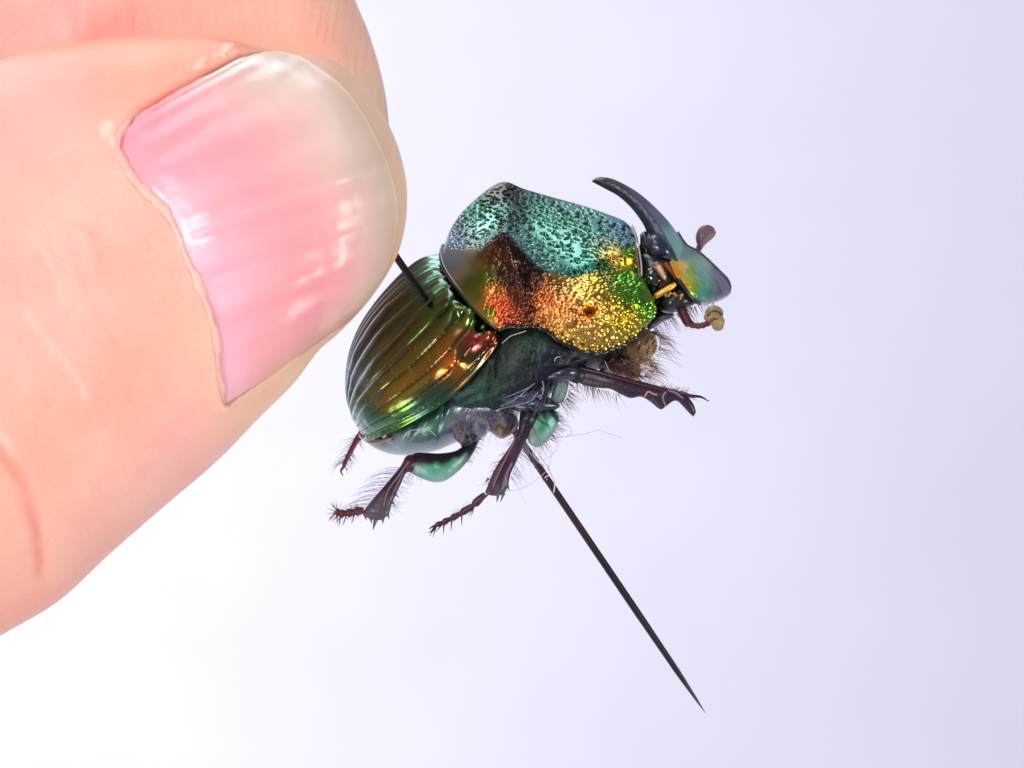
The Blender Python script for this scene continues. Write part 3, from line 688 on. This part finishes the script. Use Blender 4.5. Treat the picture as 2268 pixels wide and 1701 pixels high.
mb.shell([(1420,528),(1446,514),(1474,526),(1492,550)], [(1428,576),(1452,584),(1480,578),(1496,570)], .215, [.04,.085,.085,.04], 30, 24, 1, lin(28, 33, 56), rnd=.2)
mb.shell([(1416,520),(1428,512),(1438,522)], [(1422,610),(1436,600),(1448,590)], .2, [.03,.06,.03], 20, 12, 1, lin(22, 22, 30))
mb.done('horn_base', M_dark, head)
mb = MB()   # pale membrane of the neck
mb.shell([(1397,500),(1402,498),(1408,512),(1414,532)], [(1398,512),(1404,522),(1409,534),(1415,545)], .22, [.01,.02,.02,.01], 16, 10, 1, lin(190, 185, 195))
pxtube(mb, [(1408,540,.3),(1413,580,.36),(1417,615,.4),(1420,632,.42)], 0.0035, lin(120, 95, 80)); pxtube(mb, [(1414,545,.3),(1420,585,.36),(1421,610,.4)], .004, lin(180, 165, 170))
mb.done('neck_membrane', M_leg, head)
# antennae
mb = MB()
pxtube(mb, [(1505,672,.30),(1512,690,.32),(1520,708,.33),(1527,718,.34)], .020, lin(92, 36, 44), 10)
for (a, b) in (((1527,718),(1540,722)), ((1540,722),(1552,722)), ((1552,722),(1562,719)), ((1562,719),(1571,714))):
    A = toP(np.array([(*a, .34), ((a[0]+b[0])/2, (a[1]+b[1])/2, .345), (*b, .34)], float)); mb.tube(A, [.010, .015, .011], 10, lin(100, 44, 50))
ant = mb.done('antenna', M_leg, head)
mb = MB()
for (cx, cy, t_, a, rx, rz) in ((1582,694,.34,.3,.040,.034),(1580,703,.37,.15,.042,.024),(1588,712,.38,-.2,.034,.028),(1590,722,.36,-.4,.026,.022)):
    mb.ball(P(cx, cy, t_), rx, .034, rz, 12, lin(140+cx % 7*3, 128, 84))
pxtube(mb, [(1566,700,.40),(1576,690,.405),(1590,690,.40),(1600,698,.39)], .004, lin(70, 58, 40)); pxtube(mb, [(1570,714,.41),(1582,706,.415),(1597,708,.40)], .004, lin(80, 66, 46))
mb.done('antennal_club', M_leg, ant)
mb = MB()
pxtube(mb, [(1538,566,-.15),(1547,552,-.16),(1552,540,-.17)], .014, lin(98, 54, 66), 10)
ant2 = mb.done('antenna', M_leg, head)
mb = MB()
for k, (dx, t_) in enumerate(((0, -.15), (5, -.18), (9, -.21))):
    mb.shell([(1546,548),(1541,530),(1544,512),(1556,500),(1572+dx,497+dx*.4)], [(1556,550),(1562,542),(1571,534-dx*.4),(1582,524-dx*.5),(1587-dx*.4,512)], t_, [.008,.016,.02,.018,.008], 24, 12, 1, lin(118-8*k, 86-5*k, 98-4*k))
mb.done('antennal_club', M_leg, ant2)
# mouthparts and beard
mb = MB()
TAN = lin(165, 135, 100)
mb.shell([(1340,775),(1385,750),(1425,728),(1452,740)], [(1360,800),(1400,808),(1435,800),(1458,770)], .22, [.08,.14,.12,.04], 60, 40, 1, TAN, grooves=lambda u, f: .02*np.sin(u*17+f*6)*np.sin(f*15)+.008*np.sin(u*50+f*21))
mb.shell([(1310,795),(1350,785),(1395,790),(1420,810)], [(1330,825),(1365,832),(1400,842),(1420,830)], .30, [.06,.10,.08,.03], 60, 30, 1, lin(92, 58, 58), grooves=lambda u, f: .02*np.sin(u*21+f*4)*np.sin(f*11)+.008*np.sin(u*60+f*25))
mb.shell([(1425,710),(1455,690),(1490,690)], [(1435,735),(1465,715),(1495,700)], .15, [.05,.08,.04], 18, 12, 1, lin(60, 48, 60))
A = np.concatenate(mb.V); 
mouth = mb.done('mouthparts', M_leg, head)
mb = MB()
for (path, nr, ln, k, cc) in (([(1400,745,.35),(1435,735,.3),(1460,745,.25),(1455,790,.25)], (.95, .2), .095, 80, HAIRB),
                              ([(1420,790,.3),(1440,810,.3),(1425,835,.3)], (.95, .25), .085, 46, HAIRB),
                              ([(1380,760,.4),(1410,790,.38),(1390,820,.38)], (.7, .3), .09, 90, lin(160, 125, 95)),
                              ([(1440,722,.3),(1475,705,.28),(1520,685,.25)], (.6, .75), .08, 60, HAIRL),
                              ([(1500,690,.2),(1530,680,.2),(1580,670,.15)], (.35, .9), .045, 46, HAIRB),
                              ([(1330,800,.42),(1380,820,.42),(1415,835,.38)], (.6, .2), .07, 60, lin(90, 50, 50)),
                              ([(1350,770,.46),(1400,748,.42),(1430,730,.38)], (.5, .8), .05, 60, lin(110, 85, 70))):
    fringe(mb, path, nr, ln, k, cc, .0016, jit=.4, bend=(.05, .25))
for k in range(260):
    px_ = random.uniform(1345, 1448); py_ = random.uniform(745, 835)
    if py_ < 800-(px_-1345)*.35: continue
    mb.hair(P(px_, py_, .36), (random.uniform(.1, .9), -.5, random.uniform(-.5, .4)), random.uniform(.04, .085), (.1, 0, -.3), .0014, random.choice([lin(190, 160, 125), lin(150, 115, 90), lin(110, 70, 64), lin(215, 190, 160)]))
tag(mb.done('beard', M_hair, head), kind='stuff')
# fine hair of the underside
mb = MB()
for k in range(460):
    px_ = random.uniform(1000, 1260); t0 = .52
    py_ = random.uniform(790, 900) if px_ > 1100 else random.uniform(870, 960)
    if px_ < 1100: t0 = .42
    mb.hair(P(px_, py_, t0), (random.uniform(-.8, .8), -.5, random.uniform(-.9, .3)), random.uniform(.03, .08), (random.uniform(-.3, .3), 0, -.3), .0011, random.choice([lin(120, 130, 150), lin(70, 80, 95), lin(150, 150, 170)]))
for L in ([(1112,760,.60),(1130,745,.64),(1150,738,.65),(1165,733,.66)], [(1228,800,.62),(1232,792,.63),(1242,790,.63)], [(1340,800,.5),(1345,812,.52),(1350,822,.5)],
          [(905,955,.42),(930,950,.45),(950,952,.45),(965,965,.43)], [(855,975,.3),(880,990,.33),(895,1000,.3)], [(945,935,.46),(935,955,.45),(945,965,.44)]):
    A = toP(cr(np.array(L, float), 14)); mb.tube(A, .0017, 4, lin(190, 195, 205), False)
tag(mb.done('body_hair', M_hair, thorax), kind='stuff')

# ------------------------------------------------------------------ pin
pin_pts = []
a = np.array([790, 441.5, .47]); e = np.array([930, 645, .385]); tip = np.array([1563, 1580, -.12])
mb = MB()
L = np.concatenate([np.linspace(a, e, 12)[:-1], np.linspace(e, tip, 60)])
rad = np.full(len(L), .0158)
ll = np.linspace(0, 1, len(L)); rad *= np.interp(ll, [0, .80, .92, .97, 1], [1, 1, .80, .42, .05])
c = seedcol(L, [(870,560,lin(58,18,34)),(930,640,lin(18,15,26)),(1180,1010,lin(70,36,34)),(1230,1090,lin(44,20,28)),(1350,1270,lin(24,12,22)),(1480,1460,lin(32,19,28)),(1560,1575,lin(52,54,50))], 1.6, 400)
mb.tube(toP(L), rad, 16, None); mb.C[-1] = np.repeat(c, 16, 0)
pin = mb.done('insect_pin', M_pin); tag(pin, 'long dark maroon pin passing through the beetle, point at lower right', 'pin')
mb = MB(); mb.ball(P(790, 441.5, .47), .04, .04, .03, 8, lin(30, 20, 28)); mb.done('pin_head', M_pin, pin)
mb = MB()
for k in range(26):   # dried residue stuck on the shaft below the belly
    f = random.uniform(0, 1); x0 = 1172+f*42; y0 = 1002+f*62
    mb.ball(P(x0+random.uniform(-7, 7), y0+random.uniform(-5, 5), .15+random.uniform(.0, .03)), random.uniform(.004, .010), .006, random.uniform(.006, .014), 5, lin(175, 150, 135))
mb.done('residue', M_leg, pin)

def fibre(name, paths, label, r=.0022):
    mb = MB()
    for L in paths: mb.tube(toP(cr(np.array(L, float), 40)), r, 5, None)
    o = mb.done(name, M_fib); tag(o, label, 'fibre', group='loose fibres by the pin'); return o
fibre('lint_fibre', [[(1190,985,.38),(1225,972,.34),(1262,966,.3),(1300,960,.28),(1325,953,.26),(1350,961,.25),(1378,970,.25)], [(1252,968,.3),(1266,960,.3),(1262,945,.3),(1245,938,.3)]], 'thin pale fibre trailing right from the teal middle femur', .0014)
fibre('lint_fibre', [[(1195,1010,.2),(1212,1032,.18),(1218,1045,.2),(1228,1070,.2),(1226,1092,.2)], [(1176,1000,.2),(1192,1022,.2),(1206,1032,.2)], [(1206,1058,.2),(1216,1052,.2)]], 'short white fibre wound round the pin shaft', .003)
fibre('lint_fibre', [[(1118,1088,.3),(1150,1084,.27),(1178,1070,.25),(1198,1055,.22),(1215,1035,.2),(1222,1010,.2)], [(1205,1020,.2),(1222,1008,.2),(1232,995,.22),(1236,975,.25)]], 'wispy grey fibre looping between the middle leg and pin', .0012)

# ------------------------------------------------------------------ hand
def skin_mat():
    m, nt, b = mat('skin')
    a = attr_col(nt); tc = N(nt, 'ShaderNodeTexCoord')
    nz = N(nt, 'ShaderNodeTexNoise'); nz.inputs['Scale'].default_value = 2.8; nz.inputs['Detail'].default_value = 7; nz.inputs['Roughness'].default_value = .6
    nt.links.new(tc.outputs['Object'], nz.inputs['Vector'])
    mr = N(nt, 'ShaderNodeMapRange'); mr.inputs['From Min'].default_value = .35; mr.inputs['From Max'].default_value = .65; nt.links.new(nz.outputs[0], mr.inputs['Value'])
    mx = N(nt, 'ShaderNodeMix', data_type='RGBA'); mx.blend_type = 'MULTIPLY'; mx.inputs['Factor'].default_value = .62
    rp = N(nt, 'ShaderNodeValToRGB'); rp.color_ramp.elements[0].color = (1, .80, .77, 1); rp.color_ramp.elements[1].color = (1, 1, .96, 1)
    nt.links.new(mr.outputs[0], rp.inputs[0])
    nt.links.new(a.outputs['Color'], mx.inputs['A']); nt.links.new(rp.outputs[0], mx.inputs['B'])
    nt.links.new(mx.outputs['Result'], b.inputs['Base Color'])
    b.inputs['Roughness'].default_value = .5; b.inputs['Specular IOR Level'].default_value = .3
    b.inputs['Subsurface Weight'].default_value = .5; b.inputs['Subsurface Radius'].default_value = (.12, .05, .03); b.inputs['Subsurface Scale'].default_value = 1
    p = bump(nt, b, 7, .16, .03); p = bump(nt, b, 26, .2, .010, prev=p); p = bump(nt, b, 95, .12, .004, prev=p)
    vo = N(nt, 'ShaderNodeTexVoronoi', feature='DISTANCE_TO_EDGE'); vo.inputs['Scale'].default_value = 15
    mpn = N(nt, 'ShaderNodeMapping'); mpn.inputs['Scale'].default_value = (1, 1, 1.9); mpn.inputs['Rotation'].default_value = (0, .5, 0)
    wn = N(nt, 'ShaderNodeTexNoise'); wn.inputs['Scale'].default_value = 9; wa = N(nt, 'ShaderNodeVectorMath', operation='MULTIPLY_ADD'); wa.inputs[1].default_value = (.12, .12, .12)
    nt.links.new(tc.outputs['Object'], wn.inputs['Vector']); nt.links.new(wn.outputs['Color'], wa.inputs[0]); nt.links.new(tc.outputs['Object'], wa.inputs[2])
    nt.links.new(wa.outputs[0], mpn.inputs['Vector']); nt.links.new(mpn.outputs[0], vo.inputs['Vector'])
    sr = N(nt, 'ShaderNodeMapRange'); sr.inputs['From Max'].default_value = .12; nt.links.new(vo.outputs['Distance'], sr.inputs['Value'])
    bp = N(nt, 'ShaderNodeBump'); bp.inputs['Strength'].default_value = .22; bp.inputs['Distance'].default_value = .006
    nt.links.new(sr.outputs[0], bp.inputs['Height']); nt.links.new(p.outputs[0], bp.inputs['Normal']); nt.links.new(bp.outputs[0], b.inputs['Normal'])
    return m
M_skin = skin_mat()
def shell_pts(top, bot, c, R, nu, k, ex=.8):
    top = cr(np.array(top, float), nu); bot = cr(np.array(bot, float), nu)
    c = cr(np.array(c, float).reshape(-1, 1), nu)[:, 0]; R = cr(np.array(R, float).reshape(-1, 1), nu)[:, 0]
    th = np.arange(k)*2*np.pi/k; f = (1-np.cos(th))/2; sn = np.sign(np.sin(th))*np.abs(np.sin(th))**ex
    q = np.zeros((nu, k, 3)); q[..., :2] = top[:, None]*(1-f[None, :, None])+bot[:, None]*f[None, :, None]
    q[..., 2] = c[:, None]+R[:, None]*sn[None]
    return q
TT = [(-900,420),(-620,300),(-380,220),(-180,172),(0,133),(110,104),(215,88),(344,77),(473,80),(567,103),(640,112),(705,122),(752,142),(808,193),(858,271),(885,335),(899,395),(902,428)]
TB = [(-800,2000),(-520,1760),(-300,1610),(-130,1490),(0,1409),(129,1332),(241,1229),(360,1125),(480,1022),(575,925),(650,850),(705,778),(750,738),(812,672),(862,600),(886,548),(899,490),(902,440)]
Tc = [.75,.78,.80,.84,.88,.90,.92,.94,.95,.96,.96,.96,.96,.95,.93,.91,.90,.89]
TR = [.95,.92,.86,.80,.74,.71,.69,.66,.64,.62,.60,.57,.54,.46,.35,.25,.14,.04]
q = shell_pts(TT, TB, Tc, TR, 360, 300)
NE0 = np.array([(300,258),(270,290),(264,331),(280,375),(310,413),(365,464),(392,510),(408,555),(440,630),(469,700),(481,786),(488,850),(499,902)], float)
NE1 = np.array([(537,124),(602,112),(650,120),(688,137),(752,185),(808,258),(851,344),(873,408),(881,473),(873,550),(846,622),(812,668),(775,712)], float)
# nail outline as a closed px polygon
top_side = np.linspace(NE0[0], NE1[0], 30); bot_side = np.linspace(NE1[-1], NE0[-1], 30)
e0 = cr(NE0, 90); e1 = cr(NE1, 90)
poly = np.concatenate([top_side, e1[1:], bot_side[1:], e0[::-1][1:-1]])
def pip(p, poly):
    x, y = p[..., 0], p[..., 1]; ins = np.zeros(x.shape, bool)
    for i in range(len(poly)):
        x0, y0 = poly[i]; x1, y1 = poly[(i+1) % len(poly)]
        if y0 == y1: continue
        ins ^= ((y0 > y) != (y1 > y)) & (x < (x1-x0)*(y-y0)/(y1-y0)+x0)
    return ins
def dist(p, line):
    d = np.full(p.shape[:-1], 1e9)
    for i in range(len(line)-1):
        a, b = line[i], line[i+1]; ab = b-a
        t = np.clip(((p-a)@ab)/(ab@ab+1e-9), 0, 1)
        d = np.minimum(d, np.linalg.norm(p-(a+t[..., None]*ab), axis=-1))
    return d
nearm = (np.arange(300) <= 150)[None]*np.ones((360, 1), bool)
base = q.copy()
kd = None
pts = base[:, 3:148].reshape(-1, 3); sel = pts[::2]
kd = kdtree.KDTree(len(sel))
for i, p in enumerate(sel): kd.insert((p[0], p[1], 0), i)
kd.balance()
def thumb_depth(xy):
    out = np.zeros(xy.shape[:-1]); fl = xy.reshape(-1, 2); o = out.reshape(-1)
    for i, p in enumerate(fl):
        r = kd.find_n((p[0], p[1], 0), 6); ws = [1/(d+2.) for _, _, d in r]
        o[i] = sum(wt*sel[j][2] for wt, (_, j, _) in zip(ws, r))/sum(ws)
    return o.reshape(out.shape)
ins = pip(q, poly) & nearm
foldline = np.concatenate([e0[::-1], top_side[1:]])            # proximal fold and the upper side wall
foldline = np.concatenate([bot_side[::-1][:0], foldline])
df = dist(q[..., :2], foldline); dall = dist(q[..., :2], np.concatenate([poly, poly[:1]]))
lift = np.where(ins, -.022*sm(0, 10, dall), .030*np.exp(-df/40.)*sm(-3, 9, df))*nearm
lowfold = dist(q[..., :2], bot_side); lift += np.where(ins, 0, .012*np.exp(-lowfold/20.))*nearm
q[..., 2] += lift
# loose flakes of dry skin beside the nail
flk = np.zeros(q.shape[:2])
wx = q[..., 0]+14*(vnoise(q*np.array([.06, .06, 0]))-.5); wy = q[..., 1]+14*(vnoise(q*np.array([.06, .06, 0])+31)-.5)
for (fx, fy, rx, ry, an) in ((238,287,15,22,.2),(252,316,8,12,.5),(446,142,8,24,.75),(506,106,17,10,-.4),(484,124,14,6,-.6),(265,330,10,16,.3)):
    ex_ = (wx-fx)*math.cos(an)+(wy-fy)*math.sin(an); ey_ = -(wx-fx)*math.sin(an)+(wy-fy)*math.cos(an)
    flk = np.maximum(flk, 1-sm(.75, 1.15, np.sqrt((ex_/rx)**2+(ey_/ry)**2)))
flk = flk*nearm*(~ins); q[..., 2] += .006*flk*(.6+.8*vnoise(q*np.array([.08, .08, 0])))
# soft creases and unevenness of the thumb
ww = (vnoise(q*np.array([.006, .006, 0])+3)-.5)*.03+(vnoise(q*np.array([.03, .022, 0])+9)-.5)*.006
for path, dp, wd in (([(0,980),(60,1080),(90,1200),(95,1290)], .02, 22), ([(60,690),(150,780),(190,860)], .012, 16), ([(170,560),(200,650),(260,760)], .008, 12), ([(330,1130),(430,1000),(500,920)], .015, 22), ([(470,905),(520,870),(600,830)], .012, 12)):
    ww = ww-.4*dp*np.exp(-(dist(q[..., :2], cr(np.array(path, float), 20))/wd)**2)
q[..., 2] += ww*nearm
SK = lin(241, 190, 174); PK = lin(249, 187, 177); OG = lin(241, 178, 158); YE = lin(242, 200, 168)
c = seedcol(q, [(100,250,PK),(300,150,lin(250,175,150)),(450,110,lin(246,170,140)),(200,450,SK),(330,600,OG),(150,700,SK),(300,850,OG),(80,1000,OG),(250,1050,SK),(420,930,PK),(150,1250,SK),(60,1330,OG),(400,1040,lin(240,186,172)),(560,880,YE),(650,820,YE),(860,300,lin(232,200,170)),(895,430,lin(232,204,176)),(880,560,lin(232,196,160)),(-300,900,SK)], 1.5, 8000)
for path, col_, wd_, am_ in (([(0,1000),(50,1080),(78,1170),(88,1270)], lin(236,150,132), 13, .6), ([(55,690),(110,760),(165,830),(190,880)], lin(250,212,198), 9, .5), ([(0,960),(28,1000)], lin(252,210,196), 9, .5),
        ([(70,520),(120,600),(140,680)], lin(250,208,192), 8, .35), ([(330,1080),(380,1010),(420,960)], lin(244,196,196), 16, .4), ([(180,500),(215,540),(225,600)], lin(234,150,130), 14, .35), ([(100,880),(110,900)], lin(226,150,132), 12, .3)):
    m_ = am_*np.exp(-(dist(q[..., :2], cr(np.array(path, float), 20))/wd_)**2)*(.5+vnoise(q*np.array([.05, .05, 0])))
    c = c*(1-m_[..., None])+m_[..., None]*np.array(col_)
edge_ = .75*np.exp(-(dist(q[..., :2], np.array(TT, float)[3:11])/20.)**2)*sm(-100, 200, q[..., 0])*(1-.8*flk)*(~ins)
c = c*(1-edge_[..., None])+edge_[..., None]*np.array(lin(240, 150, 118))  # orange translucency along the thumb's top edge, painted into the skin colour
red = np.exp(-(dist(q[..., :2], top_side)/16.)**2)*np.exp(-((q[..., 0]-360)/120.)**2)
c = c*(1-red[..., None])+red[..., None]*np.array(lin(236, 120, 100))
cut = np.exp(-(dist(q[..., :2], e0)/9.)**2)*(.35+.65*sm(.4, .65, vnoise(q*np.array([.05, .05, 0]))))
c = c*(1-.7*cut[..., None])+.7*cut[..., None]*np.array(lin(246, 216, 196))
c = c*(1-.5*flk[..., None])+.5*flk[..., None]*np.array(lin(252, 224, 208))
def close_tip(a, m=7):
    c_ = a[-1].mean(0); b_ = a[-m].copy()
    for i in range(1, m):                      # a rounded fingertip without an open pole
        f = i/(m-1); a[-m+i] = c_+(b_-c_)*math.sqrt(max(0, 1-f*f))+0*c_
        a[-m+i, :, :] += (c_-b_.mean(0))*(f-1)*.0
    a[-1] = c_; return a
thumbV = close_tip(toP(q)); thumbC = c
# index fingertip behind
IT = [(-700,-520),(-350,-520),(-60,-520),(250,-500),(480,-420),(640,-290),(740,-130),(787,0),(812,60),(832,120),(848,180),(857,230),(862,280)]
IB = [(-800,820),(-420,640),(-60,560),(240,560),(470,560),(620,560),(700,560),(760,555),(790,540),(815,510),(835,470),(850,420),(862,330)]
Ic = [-.55,-.5,-.45,-.42,-.40,-.38,-.36,-.35,-.34,-.33,-.32,-.31,-.3]; IR = [.8,.78,.75,.72,.70,.66,.60,.54,.48,.40,.30,.2,.06]
qi = shell_pts(IT, IB, Ic, IR, 260, 220)
qi[..., 2] += (vnoise(qi*np.array([.012, .012, 0])+20)-.5)*.04
# friction ridges of the fingertip
fr = np.sin(qi[..., 0]*.34+5*vnoise(qi*np.array([.010, .006, 0]))+qi[..., 1]*.02)*sm(.25, .6, vnoise(qi*np.array([.05, .018, 0])+4))
qi[..., 2] += .0016*fr*sm(-.2, .2, qi[..., 2])*sm(-60, 60, qi[..., 1])
ci = seedcol(qi, [(100,30,lin(252,192,184)),(300,40,lin(250,176,162)),(500,40,lin(250,182,164)),(700,60,lin(250,192,172)),(800,80,lin(244,196,174)),(840,220,lin(240,204,172)),(100,-200,SK),(500,-200,SK)], 1.5, 5000)
ci = ci*(1+.035*fr*sm(-60, 60, qi[..., 1]))[..., None]
# palm (outside the frame) that carries both
qp = shell_pts([(-2400,-300),(-2000,-500),(-1500,-520),(-1000,-480),(-600,-450),(-300,-300)], [(-2200,2700),(-1900,2650),(-1500,2450),(-1100,2200),(-800,1900),(-620,1500)],
               [.1, .1, .1, .1, .15, .2], [1.2, 1.4, 1.4, 1.3, 1.1, .5], 40, 48)
V = []; F = []; CC = []; off = 0
for arr, colr in ((thumbV, thumbC), (close_tip(toP(qi)), ci), (toP(qp), np.broadcast_to(np.array(SK), qp.shape))):
    nu, k = arr.shape[:2]; V.append(arr.reshape(-1, 3)); CC.append(np.asarray(colr).reshape(-1, 3)); F += gfaces(nu, k, True, off, True, False); off += nu*k
hand = build('hand', np.concatenate(V), F, M_skin, None, np.concatenate(CC))
tag(hand, 'bare hand pinching the top of the pin between thumb and fingertip', 'hand')

# nail
nU, nV = 130, 170
E0 = cr(NE0, nV); E1 = cr(NE1, nV)
u = np.linspace(0, 1, nU)[:, None]; v = np.linspace(0, 1, nV)[None]
ue = u-.022*(1-sm(0, .05, u))
xy = E0[None]*(1-ue[..., None])+E1[None]*ue[..., None]
xy = xy+((1-sm(0, .03, v))*(1-sm(.45, .75, u))*9)[..., None]*np.array([-.49, -.87])
cs = toPx(toP(np.concatenate([xy, np.zeros(xy.shape[:2]+(1,))], -1)))[..., :2]
gc = xy[::6, ::6]; dg = thumb_depth(gc)
dd = cr(dg, None, np.linspace(0, len(dg)-1, nU)); dd = np.swapaxes(cr(np.swapaxes(dd, 0, 1), None, np.linspace(0, dd.shape[1]-1, nV)), 0, 1)
ridge = .0022*np.sin(v*60+2*np.sin(v*9))*(.4+.6*np.sin(v*13+1)**2)+.003*np.exp(-((v-.52)/.012)**2)-.003*np.exp(-((v-.66)/.014)**2)
edge = np.minimum(np.minimum(u, 1-u)*6, np.minimum(v, 1-v)*8); 
dd = dd+.012+ridge*2.2*sm(0, .2, u)+.008*sm(0, 1, edge)-.006*(1-sm(0, .05, u))-.002*(1-sm(0, .04, v))
dd = dd-.026*sm(.88, 1., u)-.012*sm(.93, 1, v)
Q = np.concatenate([xy, dd[..., None]], -1)
c1 = lin(247, 174, 178); c2 = lin(240, 146, 158); c3 = lin(232, 206, 190); c4 = lin(250, 188, 186)
flow = .12*(v-.45)+.05*np.sin(v*21)*u
uf = u+.16*np.clip(.55-v, -.2, .6)-.10*np.clip(v-.55, 0, .5)*1.6+.03*np.sin(v*30)
fe = sm(.42, .95, uf)
c = np.array(c1)*(1-fe)[..., None]+fe[..., None]*np.array(c3)
sheen = (1-sm(.05, .40, u+.12*np.abs(v-.55)))*sm(.12, .4, v)
c = c*(1-.55*sheen)[..., None]+(.55*sheen)[..., None]*np.array(lin(240, 196, 214))  # lavender sheen over the nail base, painted into the colour
deep = np.exp(-((u-.12)/.22)**2-((v-.14)/.13)**2)+.7*np.exp(-((u-.62)/.2)**2-((v-.72)/.16)**2)
c = c*(1-.6*deep)[..., None]+(.6*deep)[..., None]*np.array(lin(240, 140, 154))
stripe = (.5+.5*np.sin(v*47+3*np.sin(v*11)))*(1-fe)*.30
c = c*(1-stripe)[..., None]+stripe[..., None]*np.array(c2)
c = c*(1+.10*(vnoise(np.stack([u*3+0*v, v*26+0*u, 0*u*v], -1))-.5))[..., None]
low_ = sm(.86, 1.0, v)*sm(.1, .4, u); c = c*(1-.75*low_[..., None])+.75*low_[..., None]*np.array(lin(226, 164, 146))
tipb = sm(.93, .985, u+0*v); c = c*(1-.5*tipb)[..., None]+(.5*tipb)[..., None]*np.array(lin(222, 190, 160))
A = toP(Q); low = A+np.array([0, .03, 0])
ring_c = c
V = np.concatenate([A.reshape(-1, 3), low.reshape(-1, 3)]); F = gfaces(nU, nV)
nn_ = nU*nV
def sidef(idx):
    return [(idx[i], idx[i+1], idx[i+1]+nn_, idx[i]+nn_) for i in range(len(idx)-1)]
idx = [j for j in range(nV)]+[i*nV+nV-1 for i in range(1, nU)]+[(nU-1)*nV+j for j in range(nV-2, -1, -1)]+[i*nV for i in range(nU-2, -1, -1)]
F += sidef(idx)
m, nt, b = mat('nail_plate'); nt.links.new(attr_col(nt).outputs['Color'], b.inputs['Base Color'])
b.inputs['Roughness'].default_value = .3; b.inputs['Specular IOR Level'].default_value = .5
b.inputs['Subsurface Weight'].default_value = .35; b.inputs['Subsurface Radius'].default_value = (.08, .04, .03); b.inputs['Subsurface Scale'].default_value = 1
b.inputs['Coat Weight'].default_value = .12; b.inputs['Coat Roughness'].default_value = .14
bp = bump(nt, b, 14, .14, .02); bump(nt, b, 120, .06, .004, prev=bp)
nail = build('thumbnail', V, F, m, hand, np.concatenate([c.reshape(-1, 3)]*2))
# ragged dry cuticle
mb = MB()
M_cut = plain('dry_skin', None, .55, .35, ((40, .3, .01),))
nS = 320; f_ = np.linspace(.015, .985, nS)
ctr = cr(NE0, None, f_*(len(NE0)-1)); tg = np.gradient(ctr, axis=0); tg /= np.linalg.norm(tg, axis=1, keepdims=True)
nrm = np.stack([tg[:, 1], -tg[:, 0]], 1)                       # towards the free edge
i3 = np.stack([f_*38, 0*f_, 0*f_], -1)
i3 = np.stack([f_*15, 0*f_, 0*f_], -1)
w_in = 3+7*sm(.3, .8, vnoise(i3))+2.5*vnoise(i3*3.1)
w_out = 9+8*vnoise(i3*1.7+9)
taper = sm(0, .06, f_)*sm(0, .06, 1-f_)
rows = []
for r in np.linspace(-1, 1, 9):
    off_ = np.where(r > 0, r*w_in, r*w_out)*taper
    xy_ = ctr+nrm*off_[:, None]
    rows.append(np.concatenate([xy_, (r*np.ones(nS))[:, None]], 1))
R_ = np.stack(rows, 1)
dq = thumb_depth(ctr[::6]); dq = np.interp(np.arange(nS), np.arange(nS)[::6], dq)
hgt = np.interp(R_[..., 2], [-1, -.5, 0, .6, 1], [.010, .024, .029, .022, .015])+.006*(vnoise(np.stack([R_[..., 0]*.09, R_[..., 1]*.09, 0*R_[..., 0]], -1))-.5)
Aq = toP(np.stack([R_[..., 0], R_[..., 1], dq[:, None]+hgt], -1))
lo = Aq[:, ::-1]+np.array([0, .035, 0])
Cq = seedcol(R_, [(270,300,lin(244,180,166)),(330,430,lin(244,190,172)),(400,560,lin(248,204,192)),(460,720,lin(242,190,174)),(495,880,lin(240,182,166))], 1.5, 3000)
Cq = Cq*(1+.10*(vnoise(np.stack([R_[..., 0]*.12, R_[..., 1]*.12, 0*R_[..., 0]], -1))-.5))[..., None]
build('cuticle', np.concatenate([Aq, lo], 1), gfaces(nS, 18, True, 0, True, True), M_cut, hand, np.concatenate([Cq, Cq], 1))
